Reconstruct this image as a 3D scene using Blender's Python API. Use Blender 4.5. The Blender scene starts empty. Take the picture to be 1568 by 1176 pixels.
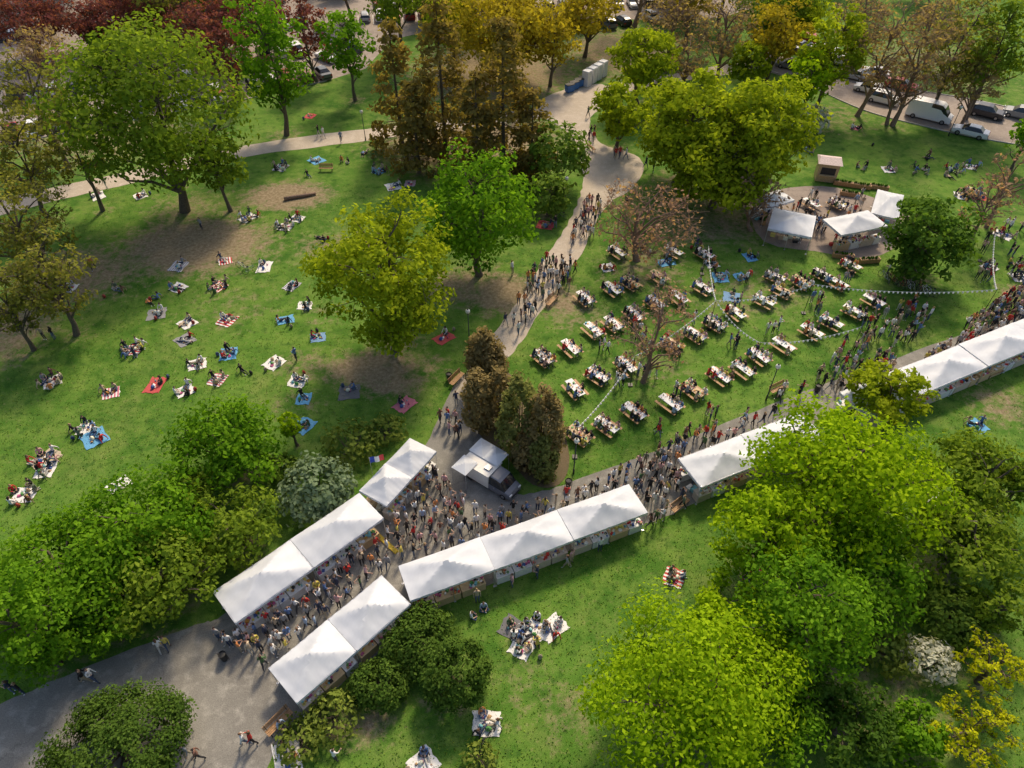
import bpy, math, random
import numpy as np
from mathutils import Vector, Matrix
random.seed(7)
RNG=np.random.default_rng(11)
scene=bpy.context.scene
COL=scene.collection
# ------------------------------------------------------------------ survey frame
F=1088.0; CU=784.0; CV=588.0; TH=math.radians(45.0); CAMH=45.0
def G(u,v,z=0.0):
    """map reference coordinates to the metric park plan at height z"""
    x=(u-CU)/F; y=-(v-CV)/F
    t=(CAMH-z)/(math.sin(TH)-y*math.cos(TH))
    return (x*t,(math.cos(TH)+y*math.sin(TH))*t,t)
def G2(u,v,z=0.0):
    p=G(u,v,z); return (p[0],p[1])
# ------------------------------------------------------------------ materials
def nodes(m):
    m.use_nodes=True; nt=m.node_tree
    for n in list(nt.nodes): nt.nodes.remove(n)
    return nt,nt.nodes,nt.links
def pm(name,col,rough=.6,metal=0.,var=.15,scale=6.,bump=0.,objcol=False,spec=.4,attr=None,transl=0.):
    m=bpy.data.materials.new(name); nt,N,L=nodes(m)
    out=N.new('ShaderNodeOutputMaterial'); b=N.new('ShaderNodeBsdfPrincipled')
    b.inputs['Roughness'].default_value=rough; b.inputs['Metallic'].default_value=metal
    b.inputs['Specular IOR Level'].default_value=spec
    tc=N.new('ShaderNodeTexCoord'); no=N.new('ShaderNodeTexNoise'); no.inputs['Scale'].default_value=scale; no.inputs['Detail'].default_value=4
    L.new(tc.outputs['Object'],no.inputs['Vector'])
    mr=N.new('ShaderNodeMapRange'); mr.inputs['From Min'].default_value=.3; mr.inputs['From Max'].default_value=.7
    mr.inputs['To Min'].default_value=1-var; mr.inputs['To Max'].default_value=1+var
    L.new(no.outputs['Fac'],mr.inputs['Value'])
    mx=N.new('ShaderNodeVectorMath'); mx.operation='SCALE'
    if objcol:
        oi=N.new('ShaderNodeObjectInfo'); L.new(oi.outputs['Color'],mx.inputs[0])
    elif attr:
        at=N.new('ShaderNodeAttribute'); at.attribute_name=attr; L.new(at.outputs['Color'],mx.inputs[0])
    else: mx.inputs[0].default_value=col
    L.new(mr.outputs['Result'],mx.inputs['Scale'])
    L.new(mx.outputs['Vector'],b.inputs['Base Color'])
    if bump>0:
        bp=N.new('ShaderNodeBump'); bp.inputs['Strength'].default_value=bump; bp.inputs['Distance'].default_value=.05
        L.new(no.outputs['Fac'],bp.inputs['Height']); L.new(bp.outputs['Normal'],b.inputs['Normal'])
    if transl>0:
        tr=N.new('ShaderNodeBsdfTranslucent'); L.new(mx.outputs['Vector'],tr.inputs['Color'])
        ms=N.new('ShaderNodeMixShader'); ms.inputs[0].default_value=transl
        L.new(b.outputs[0],ms.inputs[1]); L.new(tr.outputs[0],ms.inputs[2]); L.new(ms.outputs[0],out.inputs[0])
    else: L.new(b.outputs[0],out.inputs[0])
    return m
def rampmat(name,cols,mult,rough=.7):
    m=bpy.data.materials.new(name); nt,N,L=nodes(m)
    out=N.new('ShaderNodeOutputMaterial'); b=N.new('ShaderNodeBsdfPrincipled'); b.inputs['Roughness'].default_value=rough
    oi=N.new('ShaderNodeObjectInfo'); mu=N.new('ShaderNodeMath'); mu.operation='MULTIPLY'; mu.inputs[1].default_value=mult
    fr=N.new('ShaderNodeMath'); fr.operation='FRACT'; L.new(oi.outputs['Random'],mu.inputs[0]); L.new(mu.outputs[0],fr.inputs[0])
    r=N.new('ShaderNodeValToRGB'); r.color_ramp.interpolation='CONSTANT'
    el=r.color_ramp.elements; n=len(cols)
    el[0].position=0; el[0].color=(*cols[0],1); el[1].position=1/n; el[1].color=(*cols[1],1)
    for i in range(2,n):
        e=el.new(i/n); e.color=(*cols[i],1)
    L.new(fr.outputs[0],r.inputs[0]); L.new(r.outputs[0],b.inputs['Base Color']); L.new(b.outputs[0],out.inputs[0])
    return m
def leafmat(name,dark,bright,transl=.38):
    m=bpy.data.materials.new(name); nt,N,L=nodes(m)
    out=N.new('ShaderNodeOutputMaterial'); at=N.new('ShaderNodeAttribute'); at.attribute_name='tint'
    r=N.new('ShaderNodeValToRGB'); el=r.color_ramp.elements
    el[0].position=0; el[0].color=(*dark,1); el[1].position=1; el[1].color=(*bright,1)
    L.new(at.outputs['Fac'],r.inputs[0])
    d=N.new('ShaderNodeBsdfDiffuse'); t=N.new('ShaderNodeBsdfTranslucent')
    L.new(r.outputs[0],d.inputs[0])
    ml=N.new('ShaderNodeVectorMath'); ml.operation='MULTIPLY'; ml.inputs[1].default_value=(1.35,1.35,.6); L.new(r.outputs[0],ml.inputs[0]); L.new(ml.outputs[0],t.inputs[0])
    ms=N.new('ShaderNodeMixShader'); ms.inputs[0].default_value=transl; L.new(d.outputs[0],ms.inputs[1]); L.new(t.outputs[0],ms.inputs[2])
    L.new(ms.outputs[0],out.inputs[0]); return m
# ------------------------------------------------------------------ mesh builder
class MB:
    def __init__(s): s.v=[];s.f=[];s.m=[];s.c=[]
    def add(s,vs,fs,mat=0,col=(1,1,1)):
        o=len(s.v); s.v+= [tuple(p) for p in vs]
        for f in fs: s.f.append(tuple(i+o for i in f)); s.m.append(mat); s.c.append(col)
    def box(s,c,d,mat=0,rz=0.,col=(1,1,1),taper=1.):
        hx,hy,hz=d[0]/2,d[1]/2,d[2]/2; ca,sa=math.cos(rz),math.sin(rz); vs=[]
        for z,k in ((-hz,1.),(hz,taper)):
            for x,y in ((-hx,-hy),(hx,-hy),(hx,hy),(-hx,hy)):
                x*=k;y*=k; vs.append((c[0]+x*ca-y*sa,c[1]+x*sa+y*ca,c[2]+z))
        s.add(vs,[(3,2,1,0),(4,5,6,7),(0,1,5,4),(1,2,6,5),(2,3,7,6),(3,0,4,7)],mat,col)
    def tube(s,pts,rs,n=6,mat=0,col=(1,1,1),cap=True):
        P=[Vector(p) for p in pts]; vs=[]
        for i,p in enumerate(P):
            d=(P[min(i+1,len(P)-1)]-P[max(i-1,0)])
            if d.length<1e-6: d=Vector((0,0,1))
            d.normalize(); a=d.cross(Vector((0,0,1)) if abs(d.z)<.9 else Vector((1,0,0))); a.normalize(); b=d.cross(a)
            for k in range(n):
                t=2*math.pi*k/n; vs.append(p+(a*math.cos(t)+b*math.sin(t))*rs[i])
        fs=[]
        for i in range(len(P)-1):
            for k in range(n):
                k2=(k+1)%n; fs.append((i*n+k,i*n+k2,(i+1)*n+k2,(i+1)*n+k))
        if cap: fs.append(tuple(range(n))[::-1]); fs.append(tuple((len(P)-1)*n+k for k in range(n)))
        s.add(vs,fs,mat,col)
    def ball(s,c,r,mat=0,nu=8,nv=6,col=(1,1,1)):
        vs=[];fs=[]
        for j in range(nv+1):
            ph=math.pi*j/nv
            for i in range(nu):
                t=2*math.pi*i/nu; vs.append((c[0]+r[0]*math.sin(ph)*math.cos(t),c[1]+r[1]*math.sin(ph)*math.sin(t),c[2]+r[2]*math.cos(ph)))
        for j in range(nv):
            for i in range(nu): fs.append((j*nu+i,(j+1)*nu+i,(j+1)*nu+(i+1)%nu,j*nu+(i+1)%nu))
        s.add(vs,fs,mat,col)
    def mesh(s,name,mats,smooth=False,col=False):
        me=bpy.data.meshes.new(name); me.from_pydata(s.v,[],s.f)
        for m in mats: me.materials.append(m)
        me.polygons.foreach_set('material_index',s.m)
        if smooth: me.polygons.foreach_set('use_smooth',[True]*len(s.f))
        if col:
            a=me.attributes.new('gcol','FLOAT_COLOR','FACE'); a.data.foreach_set('color',[x for c in s.c for x in (c[0],c[1],c[2],1.)])
        me.update(); return me
def obj(name,me,loc=(0,0,0),rz=0.,sc=1.,parent=None,color=None):
    o=bpy.data.objects.new(name,me); COL.objects.link(o)
    o.location=loc; o.rotation_euler=(0,0,rz)
    o.scale=(sc,sc,sc) if not isinstance(sc,tuple) else sc
    if parent: o.parent=parent
    if color: o.color=(*color,1)
    return o
def fast_mesh(name,V,Q,midx,tint,mats):
    me=bpy.data.meshes.new(name)
    me.vertices.add(len(V)); me.vertices.foreach_set('co',V.astype(np.float32).ravel())
    me.loops.add(Q.size); me.loops.foreach_set('vertex_index',Q.astype(np.int32).ravel())
    me.polygons.add(len(Q)); me.polygons.foreach_set('loop_start',(np.arange(len(Q))*4).astype(np.int32))
    try: me.polygons.foreach_set('loop_total',np.full(len(Q),4,np.int32))
    except Exception: pass
    for m in mats: me.materials.append(m)
    me.polygons.foreach_set('material_index',midx.astype(np.int32))
    a=me.attributes.new('tint','FLOAT','FACE'); a.data.foreach_set('value',tint.astype(np.float32))
    me.update(calc_edges=True); return me
def unit(a): return a/(np.linalg.norm(a,axis=1,keepdims=True)+1e-9)
def leaf_quads(C,Nrm,l,rng,up=0.):
    n=len(C); r=rng.normal(size=(n,3)); r[:,2]+=up
    u=unit(np.cross(Nrm,r)) if up==0 else unit(r-Nrm*np.sum(r*Nrm,axis=1,keepdims=True))
    w=np.cross(Nrm,u); s=l*rng.uniform(.65,1.35,(n,1)); fold=Nrm*s*.18
    V=np.stack([C+u*s,C+w*s*.6+fold,C-u*s,C-w*s*.6+fold],1).reshape(-1,3)
    return V,np.arange(4*n).reshape(-1,4)
def np_tube(P,Rr,n=5):
    P=np.array(P,float); k=len(P); d=np.zeros_like(P); d[:-1]+=P[1:]-P[:-1]; d[1:]+=P[1:]-P[:-1]; d=unit(d)
    ref=np.tile([0,0,1.],(k,1)); ref[np.abs(d[:,2])>.9]=[1,0,0]
    a=unit(np.cross(d,ref)); b=np.cross(d,a); t=np.linspace(0,2*np.pi,n,endpoint=False)
    V=(P[:,None,:]+(a[:,None,:]*np.cos(t)[None,:,None]+b[:,None,:]*np.sin(t)[None,:,None])*np.array(Rr)[:,None,None]).reshape(-1,3)
    i,j=np.meshgrid(np.arange(k-1),np.arange(n),indexing='ij'); j2=(j+1)%n
    return V,np.stack([i*n+j,i*n+j2,(i+1)*n+j2,(i+1)*n+j],-1).reshape(-1,4)
# ------------------------------------------------------------------ trees
BARK=pm('bark_material',(.12,.095,.07),.9,var=.35,scale=9,bump=.5)
BARK2=pm('bark_brown_material',(.24,.16,.115),.9,var=.3,scale=9,bump=.5)
KIND={ # dark, bright, LAI, clump size, style
 'lime':((.14,.27,.008),(.42,.58,.018),4.0,.17,'round'),
 'green':((.065,.175,.012),(.23,.42,.024),4.0,.18,'round'),
 'midgreen':((.10,.175,.018),(.28,.38,.04),3.2,.16,'round'),
 'olive':((.14,.15,.03),(.34,.34,.07),1.8,.16,'open'),
 'yellow':((.16,.235,.012),(.43,.50,.03),5.0,.15,'round'),
 'amber':((.24,.20,.02),(.54,.44,.04),3.0,.17,'round'),  # ochre leaves: warm hazy glow at the far centre painted into the colour
 'russet':((.14,.045,.045),(.31,.11,.095),2.4,.18,'open'),
 'bud':((.26,.19,.09),(.48,.36,.17),.7,.14,'open'),
 'budpink':((.32,.19,.13),(.54,.34,.24),.35,.14,'open'),
 'dark':((.045,.11,.015),(.15,.26,.04),4.5,.15,'round'),
 'darkbush':((.035,.085,.012),(.13,.21,.035),5.5,.125,'bush'),
 'bush':((.07,.14,.015),(.22,.32,.05),4.2,.14,'bush'),
 'thuja':((.10,.12,.03),(.26,.27,.08),5.0,.15,'column'),
 'thujabrown':((.16,.125,.05),(.34,.26,.11),5.0,.15,'column'),
 'larch':((.15,.125,.035),(.36,.27,.08),3.8,.17,'conifer'),
 'grey':((.10,.16,.085),(.27,.35,.20),3.6,.15,'bush'),
 'forsythia':((.30,.36,.01),(.64,.64,.02),1.3,.11,'open'),
 'white':((.28,.30,.22),(.72,.72,.62),2.5,.15,'bush'),
 'shrub':((.10,.15,.025),(.27,.33,.06),1.8,.2,'bush'),
}
LM={k:leafmat('leaves_%s_material'%k,v[0],v[1],.3 if v[4] in('bush','column') else .44) for k,v in KIND.items()}
def make_tree(R,c,zc,clear,kind,l,seed):
    rng=np.random.default_rng(seed); dk,br,lai,cs,style=KIND[kind]
    ncl=int({'round':120,'open':95,'bush':210,'conifer':120,'column':200}[style]*min(1.6,max(.5,R/5) if style not in('bush','column') else 1))
    D=unit(rng.normal(size=(ncl,3)))
    if style=='bush': D[:,2]=np.abs(D[:,2])-.25; D=unit(D)
    lob=np.ones(ncl)
    for _ in range(5):
        k=unit(rng.normal(size=(1,3)))[0]; lob+=(.07 if style in('round','open') else .035)*np.cos(3.0*(D@k)*rng.uniform(.8,2.)+rng.uniform(0,6))
    lob=np.minimum(lob,1.12)
    rad=rng.uniform(0,1,ncl)**(1/3.2 if style not in('bush','column') else 1/6)
    Cc=D*(rad*lob*(.88 if style=='round' else .92))[:,None]*np.array([R,R,c])
    if style=='column':
        tz=Cc[:,2]/c; tp=np.clip(1.08-.45*(tz+1)/2,.3,1.1); Cc[:,0]*=tp; Cc[:,1]*=tp
    else: Cc[:,2]=np.where(Cc[:,2]<-.62*c,-.62*c+rng.uniform(-.1,.1,ncl)*c,Cc[:,2])
    if style=='conifer':
        t=rng.uniform(0,1,ncl)**1.3; ang=rng.uniform(0,6.28,ncl); rr=R*(1-t)**.7*rng.uniform(.45,1.05,ncl)+.15
        Cc=np.stack([rr*np.cos(ang),rr*np.sin(ang),-c+2*c*t*.97],1)
    Cc[:,2]+=zc
    N=int(min(46000,lai*math.pi*R*R*({'conifer':1.5,'column':1.8}.get(style,1.0))/(1.2*l*l)))
    rcl=R*cs*rng.uniform(.75,1.45,ncl); pw=rcl**2; pw/=pw.sum()
    ci=rng.choice(ncl,N,p=pw); d=unit(rng.normal(size=(N,3))); d[:,2]=d[:,2]*.9+.15
    rr=rng.uniform(0,1,(N,1))**(1/2.2)*1.25
    flat=np.array([1,1,.62 if style not in('bush','column') else .9])
    if style=='conifer': flat=np.array([1.2,1.2,.4])
    if style=='column': flat=np.array([.9,.9,1.5])
    C=Cc[ci]+d*rr*rcl[ci][:,None]*flat
    if style=='conifer': C[:,2]-=.25*np.abs(rng.normal(size=N))*rcl[ci]
    C[:,2]=np.maximum(C[:,2],.06)
    outw=C-np.array([0,0,zc-.3*c]); outw=unit(outw)
    ow=.5 if style not in('bush','column') else 1.0
    Nr=unit(rng.normal(size=(N,3))*.7+d*.55+outw*ow+np.array([0,0,.4]))
    V,Q=leaf_quads(C,Nr,l,rng)
    clt=rng.uniform(0,1,ncl)
    tint=np.clip(.45*clt[ci]+.45*rng.uniform(0,1,N)+.14*(C[:,2]-zc)/c,0,1)
    Vs=[V];Qs=[Q];off=len(V); mid=[np.zeros(N)]; tt=[tint]
    def tube(P,Rr,n=5):
        nonlocal off
        v,q=np_tube(P,Rr,n); Vs.append(v);Qs.append(q+off);off+=len(v);mid.append(np.ones(len(q)));tt.append(np.zeros(len(q)))
    # wood
    tr=.035*R+.07; top=zc+(.35 if style!='conifer' else .95)*c
    hs=np.linspace(0,1,7); wob=np.cumsum(rng.normal(size=(7,2))*.035*R,axis=0)*(0 if style in('conifer','column') else 1); wob[0]=0
    TP=np.stack([wob[:,0],wob[:,1],-.1+hs*(top+.1)],1); TRr=tr*(1.25-hs*1.1); TRr[0]*=1.25
    tube(TP,TRr,8)
    def trunk_at(z):
        h=np.clip((z+.1)/(top+.1),0,1); return np.array([np.interp(h,hs,TP[:,0]),np.interp(h,hs,TP[:,1]),z])
    if style=='conifer':
        for i in rng.choice(ncl,min(ncl,70),replace=False):
            p=Cc[i]; a=trunk_at(min(p[2]+.2,top*.98)); tube([a,(a+p)/2+[0,0,.12],p],[tr*.22,tr*.15,.015],4)
    elif style in('bush','column'):
        for i in rng.choice(ncl,14,replace=False):
            p=Cc[i]*[.85,.85,.9]; a=trunk_at(min(.3,p[2]*.3)); tube([a,(a+p)/2+rng.normal(size=3)*.05*R,p],[tr*.4,tr*.25,.015],4)
    else:
        nl=9 if style!='open' else 12
        far=np.argsort(-rad*rng.uniform(.7,1,ncl))[:nl]; pts=[];prs=[]
        for i in far:
            p=Cc[i]; hd=math.hypot(p[0],p[1]); z0=min(max(clear*.75,p[2]-hd*1.0),zc+.1*c); z0=max(z0,.3)
            a=trunk_at(z0); m1=a+(p-a)*.35+np.array([0,0,.10*R])*1+rng.normal(size=3)*.05*R; m2=a+(p-a)*.7+np.array([0,0,.07*R])+rng.normal(size=3)*.05*R
            rs=[tr*.55,tr*.38,tr*.24,.02]; tube([a,m1,m2,p],rs,6)
            for k in np.linspace(0,1,5)[:-1]:
                pts+= [a+(m1-a)*k,m1+(m2-m1)*k,m2+(p-m2)*k]; prs+=[tr*.3,tr*.24,tr*.14]
        for z in np.linspace(max(.3,clear*.8),top,6): pts.append(trunk_at(z)); prs.append(tr*.3)
        pts=np.array(pts); prs=np.array(prs)
        for i in range(ncl):
            p=Cc[i]; dd=np.linalg.norm(pts-p,axis=1)+np.maximum(0,pts[:,2]-p[2]+.3)*1.5; j=int(np.argmin(dd)); a=pts[j]
            m=(a+p)/2+rng.normal(size=3)*.05*R; tube([a,m,p],[prs[j]*.7,prs[j]*.45,.012],4)
            if style=='open':
                for _ in range(6):
                    e=p+unit(rng.normal(size=(1,3)))[0]*rcl[i]*1.3*np.array([1,1,.8])+[0,0,.2*rcl[i]]; q=a+(p-a)*rng.uniform(.5,1)
                    tube([q,(q+e)/2+rng.normal(size=3)*.08,e],[.026,.018,.008],3)
    return fast_mesh('tree_mesh',np.concatenate(Vs),np.concatenate(Qs),np.concatenate(mid),np.concatenate(tt),[LM[kind],BARK2 if kind.startswith('bud') else BARK])
LIB={}
tree_spots=[]
def tree(u,v,a,b,kind,name,clear=2.0,seed=None):
    style=KIND[kind][4]; zc=4.; c=3.
    for _ in range(12):
        x,y,t=G(u,v,zc); R=a*t/F; phi=math.atan2(CAMH-zc,math.hypot(x,y)); bm=b*t/F
        c2=(bm*bm-(R*math.sin(phi))**2)/math.cos(phi)**2
        c=math.sqrt(max(c2,(.6*R)**2)); c=min(c,(1.5 if style not in('conifer','column') else 2.3)*R)
        zt={'bush':.62*c,'column':.95*c}.get(style,clear+c)
        zc=zc*.4+zt*.6
    l=min(.32,max(.09,.0036*t)); 
    if style=='open': l*=.8
    if kind in('thuja','thujabrown','darkbush'): l*=.8
    if kind=='darkbush': l*=.85
    me=make_tree(R,c,zc,clear if style!='bush' else .3,kind,l,seed or int(u*7+v*13))
    o=obj(name,me,(x,y,0)); LIB.setdefault(kind,[]).append((me,R))
    tree_spots.append((x,y,R,style)); return o
T=[
 # upper left
 (225,165,152,132,'midgreen','broadleaf_tree',3.5),(330,250,50,55,'midgreen','broadleaf_tree',2),(410,85,66,95,'green','broadleaf_tree',2.5),(530,65,42,80,'green','broadleaf_tree',2.5),
 (40,30,60,40,'russet','purple_plum_tree',2),(130,25,60,35,'russet','purple_plum_tree',2),(225,18,70,38,'russet','purple_plum_tree',2),(310,45,60,50,'russet','purple_plum_tree',2),(470,45,40,60,'russet','purple_plum_tree',2),(60,75,55,35,'bud','budding_tree',2),(345,75,40,60,'russet','purple_plum_tree',2),
 (55,150,60,75,'olive','budding_tree',3),(25,240,70,70,'olive','budding_tree',3),(110,220,50,80,'olive','budding_tree',3),(30,340,75,80,'olive','budding_tree',2.5),(70,430,75,75,'olive','budding_tree',2),(10,470,50,60,'olive','budding_tree',1.5),
 # conifers
 (605,125,50,90,'larch','larch_tree',1),(675,120,60,115,'larch','larch_tree',1),(770,150,66,110,'larch','larch_tree',1),(730,190,45,80,'larch','larch_tree',1),(635,190,45,65,'larch','larch_tree',1),(815,200,40,65,'larch','larch_tree',.8),
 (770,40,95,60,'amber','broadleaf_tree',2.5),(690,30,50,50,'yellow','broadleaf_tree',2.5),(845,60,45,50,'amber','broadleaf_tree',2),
 # centre
 (730,320,98,106,'green','chestnut_tree',1.0),(588,424,116,130,'yellow','maple_tree',.8,4242),
 (855,250,45,66,'bush','yew_shrub',0),(838,305,34,44,'bush','yew_shrub',0),
 (985,90,58,52,'yellow','maple_tree',2.0),(950,165,48,52,'yellow','maple_tree',1.2),
 (1050,190,98,78,'yellow','maple_tree',2),(1165,205,92,95,'yellow','maple_tree',2),(1105,250,98,64,'yellow','maple_tree',1.2),
 (1275,75,54,70,'yellow','maple_tree',2.5),(1240,120,40,50,'lime','maple_tree',1.5),
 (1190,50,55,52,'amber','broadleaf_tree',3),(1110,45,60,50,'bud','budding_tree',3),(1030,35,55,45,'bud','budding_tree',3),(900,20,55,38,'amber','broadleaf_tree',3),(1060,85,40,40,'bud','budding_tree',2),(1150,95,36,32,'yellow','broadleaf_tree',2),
 (1350,70,60,75,'bud','budding_tree',3),(1410,80,65,80,'bud','budding_tree',3),(1470,70,60,75,'olive','budding_tree',3),(1530,70,60,80,'midgreen','broadleaf_tree',3),(1320,30,60,45,'bud','budding_tree',3),(1445,30,60,45,'bud','budding_tree',3),(1385,120,45,45,'budpink','budding_tree',2.5),(1500,130,45,40,'bud','budding_tree',2.5),
 (1575,210,28,42,'green','broadleaf_tree',1),(1550,275,45,55,'budpink','budding_tree',2),(1510,320,45,50,'budpink','budding_tree',1.5),
 (1428,368,76,70,'dark','holly_tree',.1,77),
 (985,335,88,64,'budpink','cherry_tree',1.6),(1165,300,45,42,'budpink','cherry_tree',1.5),(1000,500,62,80,'budpink','cherry_tree',1.6),
 (1240,185,30,25,'white','blossoming_shrub',0),
 # arborvitae clump
 (742,550,38,46,'thujabrown','arborvitae',0),(733,620,32,52,'thujabrown','arborvitae',0),(795,640,40,76,'thuja','arborvitae',0),(833,655,38,72,'thujabrown','arborvitae',0),(832,700,30,38,'thuja','arborvitae',0),(765,612,30,50,'thujabrown','arborvitae',0),(805,690,26,36,'thujabrown','arborvitae',0),
 # lower left
 (345,680,88,75,'green','broadleaf_tree',.6),(290,760,60,45,'midgreen','broadleaf_tree',.6),(205,810,110,85,'green','broadleaf_tree',.6),(362,808,76,64,'midgreen','broadleaf_tree',.6),(248,882,92,74,'midgreen','broadleaf_tree',.6),(90,880,120,100,'green','broadleaf_tree',.6),(30,960,85,100,'green','broadleaf_tree',.6),(160,950,60,50,'green','broadleaf_tree',.5),
 (485,750,60,54,'grey','willow_shrub',0),(535,682,45,30,'shrub','shrub',0),(590,658,32,22,'shrub','shrub',0),(445,650,20,42,'lime','sapling',1),(430,720,30,26,'bush','shrub',0),
 (645,985,62,50,'darkbush','round_shrub',0),(698,1035,56,58,'darkbush','round_shrub',0),(580,1050,46,44,'darkbush','round_shrub',0),(180,1150,104,55,'darkbush','round_shrub',0),
 (460,1135,40,24,'shrub','shrub',0),(510,1100,45,22,'shrub','shrub',0),(735,1165,28,22,'shrub','shrub',0),
 # lower right
 (1065,1055,172,120,'lime','maple_tree',1.5),(1118,935,66,56,'lime','maple_tree',1.2),(1290,735,150,108,'lime','maple_tree',2),(1180,810,84,82,'lime','maple_tree',1.5),(1225,920,115,110,'green','broadleaf_tree',1),(1362,598,60,44,'yellow','maple_tree',2),
 (1330,870,95,80,'green','broadleaf_tree',1.),(1500,725,88,68,'midgreen','broadleaf_tree',2),(1480,830,100,80,'midgreen','broadleaf_tree',1),(1565,735,45,60,'midgreen','broadleaf_tree',1),
 (1180,1090,80,70,'green','broadleaf_tree',1),(1300,1100,80,70,'dark','broadleaf_tree',.5),(1400,1130,60,45,'green','shrub',.3),(1460,940,60,45,'bush','shrub',0),(1540,930,50,50,'midgreen','broadleaf_tree',.5),
 (1425,1012,42,38,'white','blossoming_shrub',0),(1530,1015,60,60,'forsythia','forsythia_shrub',.5),(1500,1115,72,58,'forsythia','forsythia_shrub',.5),(1350,990,50,35,'shrub','shrub',0),
]
for t_ in T: tree(*t_)
# distant tree belt (instanced meshes)
belt=bpy.data.objects.new('distant_tree_belt',None); COL.objects.link(belt)
kk=['midgreen','bud','amber','olive','russet','green','bud','olive']
for i in range(178):
    x=random.uniform(-210,230); y=random.uniform(150,260)
    if 105<i<150: x=random.choice([-1,1])*random.uniform(105,170); y=random.uniform(10,150)
    if i>=150: x=random.uniform(-120,60); y=random.uniform(120,150)
    k=random.choice(['amber','yellow','bud','yellow','midgreen'] if -30<x<60 else (kk if x>0 else ['midgreen','bud','green','olive','russet','green','midgreen'])); me,R=random.choice(LIB[k]); s=random.uniform(5,7.5)/R  # centre-back trees picked ochre and budding to suggest the warm glow
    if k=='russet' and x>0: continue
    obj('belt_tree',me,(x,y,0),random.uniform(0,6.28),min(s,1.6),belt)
# ------------------------------------------------------------------ ground and paths
def catmull(pts,closed=True,sub=6):
    n=len(pts); out=[]
    rng_=range(n) if closed else range(n-1)
    for i in rng_:
        if closed: p0,p1,p2,p3=[np.array(pts[(i+k)%n]) for k in(-1,0,1,2)]
        else: p0,p1,p2,p3=[np.array(pts[min(max(i+k,0),n-1)]) for k in(-1,0,1,2)]
        for s in range(sub):
            t=s/sub; out.append(.5*((2*p1)+(-p0+p2)*t+(2*p0-5*p1+4*p2-p3)*t*t+(-p0+3*p1-3*p2+p3)*t**3))
    if not closed: out.append(np.array(pts[-1]))
    return [tuple(p) for p in out]
POLYS=[]
import bmesh
def sheet(name,px,z,mat,sub=6,world=False,mask=True,wob=.0):
    pts=[G2(*p) for p in px] if not world else px
    if sub>1: pts=catmull(pts,True,sub)
    if wob: pts=[(p[0]+wob*math.sin(i*1.9+p[1]),p[1]+wob*math.sin(i*2.7+p[0])) for i,p in enumerate(pts)]
    bm=bmesh.new(); vs=[bm.verts.new((p[0],p[1],z)) for p in pts]
    es=[bm.edges.new((vs[i],vs[(i+1)%len(vs)])) for i in range(len(vs))]
    bmesh.ops.triangle_fill(bm,use_beauty=True,edges=es)
    for f in bm.faces:
        if f.normal.z<0: f.normal_flip()
    me=bpy.data.meshes.new(name); bm.to_mesh(me); bm.free(); me.materials.append(mat)
    if mask: POLYS.append(np.array(pts))
    return obj(name,me)
def surf(name,c1,c2,c3,rough=.9,crack=0.,speck=.25):
    m=bpy.data.materials.new(name); nt,N,L=nodes(m); out=N.new('ShaderNodeOutputMaterial'); b=N.new('ShaderNodeBsdfPrincipled'); b.inputs['Roughness'].default_value=rough; b.inputs['Specular IOR Level'].default_value=.2
    g=N.new('ShaderNodeNewGeometry')
    def noise(sc,det=5):
        n=N.new('ShaderNodeTexNoise'); n.inputs['Scale'].default_value=sc; n.inputs['Detail'].default_value=det; n.inputs['Roughness'].default_value=.6; L.new(g.outputs['Position'],n.inputs['Vector']); return n
    n1=noise(.22); n2=noise(1.3); n3=noise(14,3)
    def ramp(src,a,b_):
        r=N.new('ShaderNodeMapRange'); r.inputs['From Min'].default_value=a; r.inputs['From Max'].default_value=b_; L.new(src,r.inputs['Value']); return r.outputs[0]
    def mix(f,a,b_):
        x=N.new('ShaderNodeMix'); x.data_type='RGBA'
        if isinstance(f,float): x.inputs[0].default_value=f
        else: L.new(f,x.inputs[0])
        for s,i in((a,6),(b_,7)):
            if isinstance(s,tuple): x.inputs[i].default_value=(*s,1)
            else: L.new(s,x.inputs[i])
        return x.outputs[2]
    c=mix(ramp(n1.outputs['Fac'],.4,.62),c1,c2); c=mix(ramp(n2.outputs['Fac'],.5,.72),c,c3)
    sp=N.new('ShaderNodeVectorMath'); sp.operation='SCALE'; L.new(c,sp.inputs[0])
    mr=N.new('ShaderNodeMapRange'); mr.inputs['From Min'].default_value=.3; mr.inputs['From Max'].default_value=.7; mr.inputs['To Min'].default_value=1-speck; mr.inputs['To Max'].default_value=1+speck
    L.new(n3.outputs['Fac'],mr.inputs['Value']); L.new(mr.outputs[0],sp.inputs['Scale']); cc=sp.outputs[0]
    if crack:
        vo=N.new('ShaderNodeTexVoronoi'); vo.feature='DISTANCE_TO_EDGE'; vo.inputs['Scale'].default_value=.11
        wn=noise(1.4); va=N.new('ShaderNodeVectorMath'); va.operation='ADD'; L.new(g.outputs['Position'],va.inputs[0]); L.new(wn.outputs['Color'],va.inputs[1]); L.new(va.outputs[0],vo.inputs['Vector'])
        cr=N.new('ShaderNodeMapRange'); cr.inputs['From Min'].default_value=.0; cr.inputs['From Max'].default_value=.004; cr.inputs['To Min'].default_value=crack; cr.inputs['To Max'].default_value=0; L.new(vo.outputs['Distance'],cr.inputs['Value'])
        cc=mix(cr.outputs[0],cc,(.10,.10,.09))
    L.new(cc,b.inputs['Base Color'])
    bp=N.new('ShaderNodeBump'); bp.inputs['Strength'].default_value=.4; bp.inputs['Distance'].default_value=.02; L.new(n3.outputs['Fac'],bp.inputs['Height']); L.new(bp.outputs[0],b.inputs['Normal'])
    L.new(b.outputs[0],out.inputs[0]); return m
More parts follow.
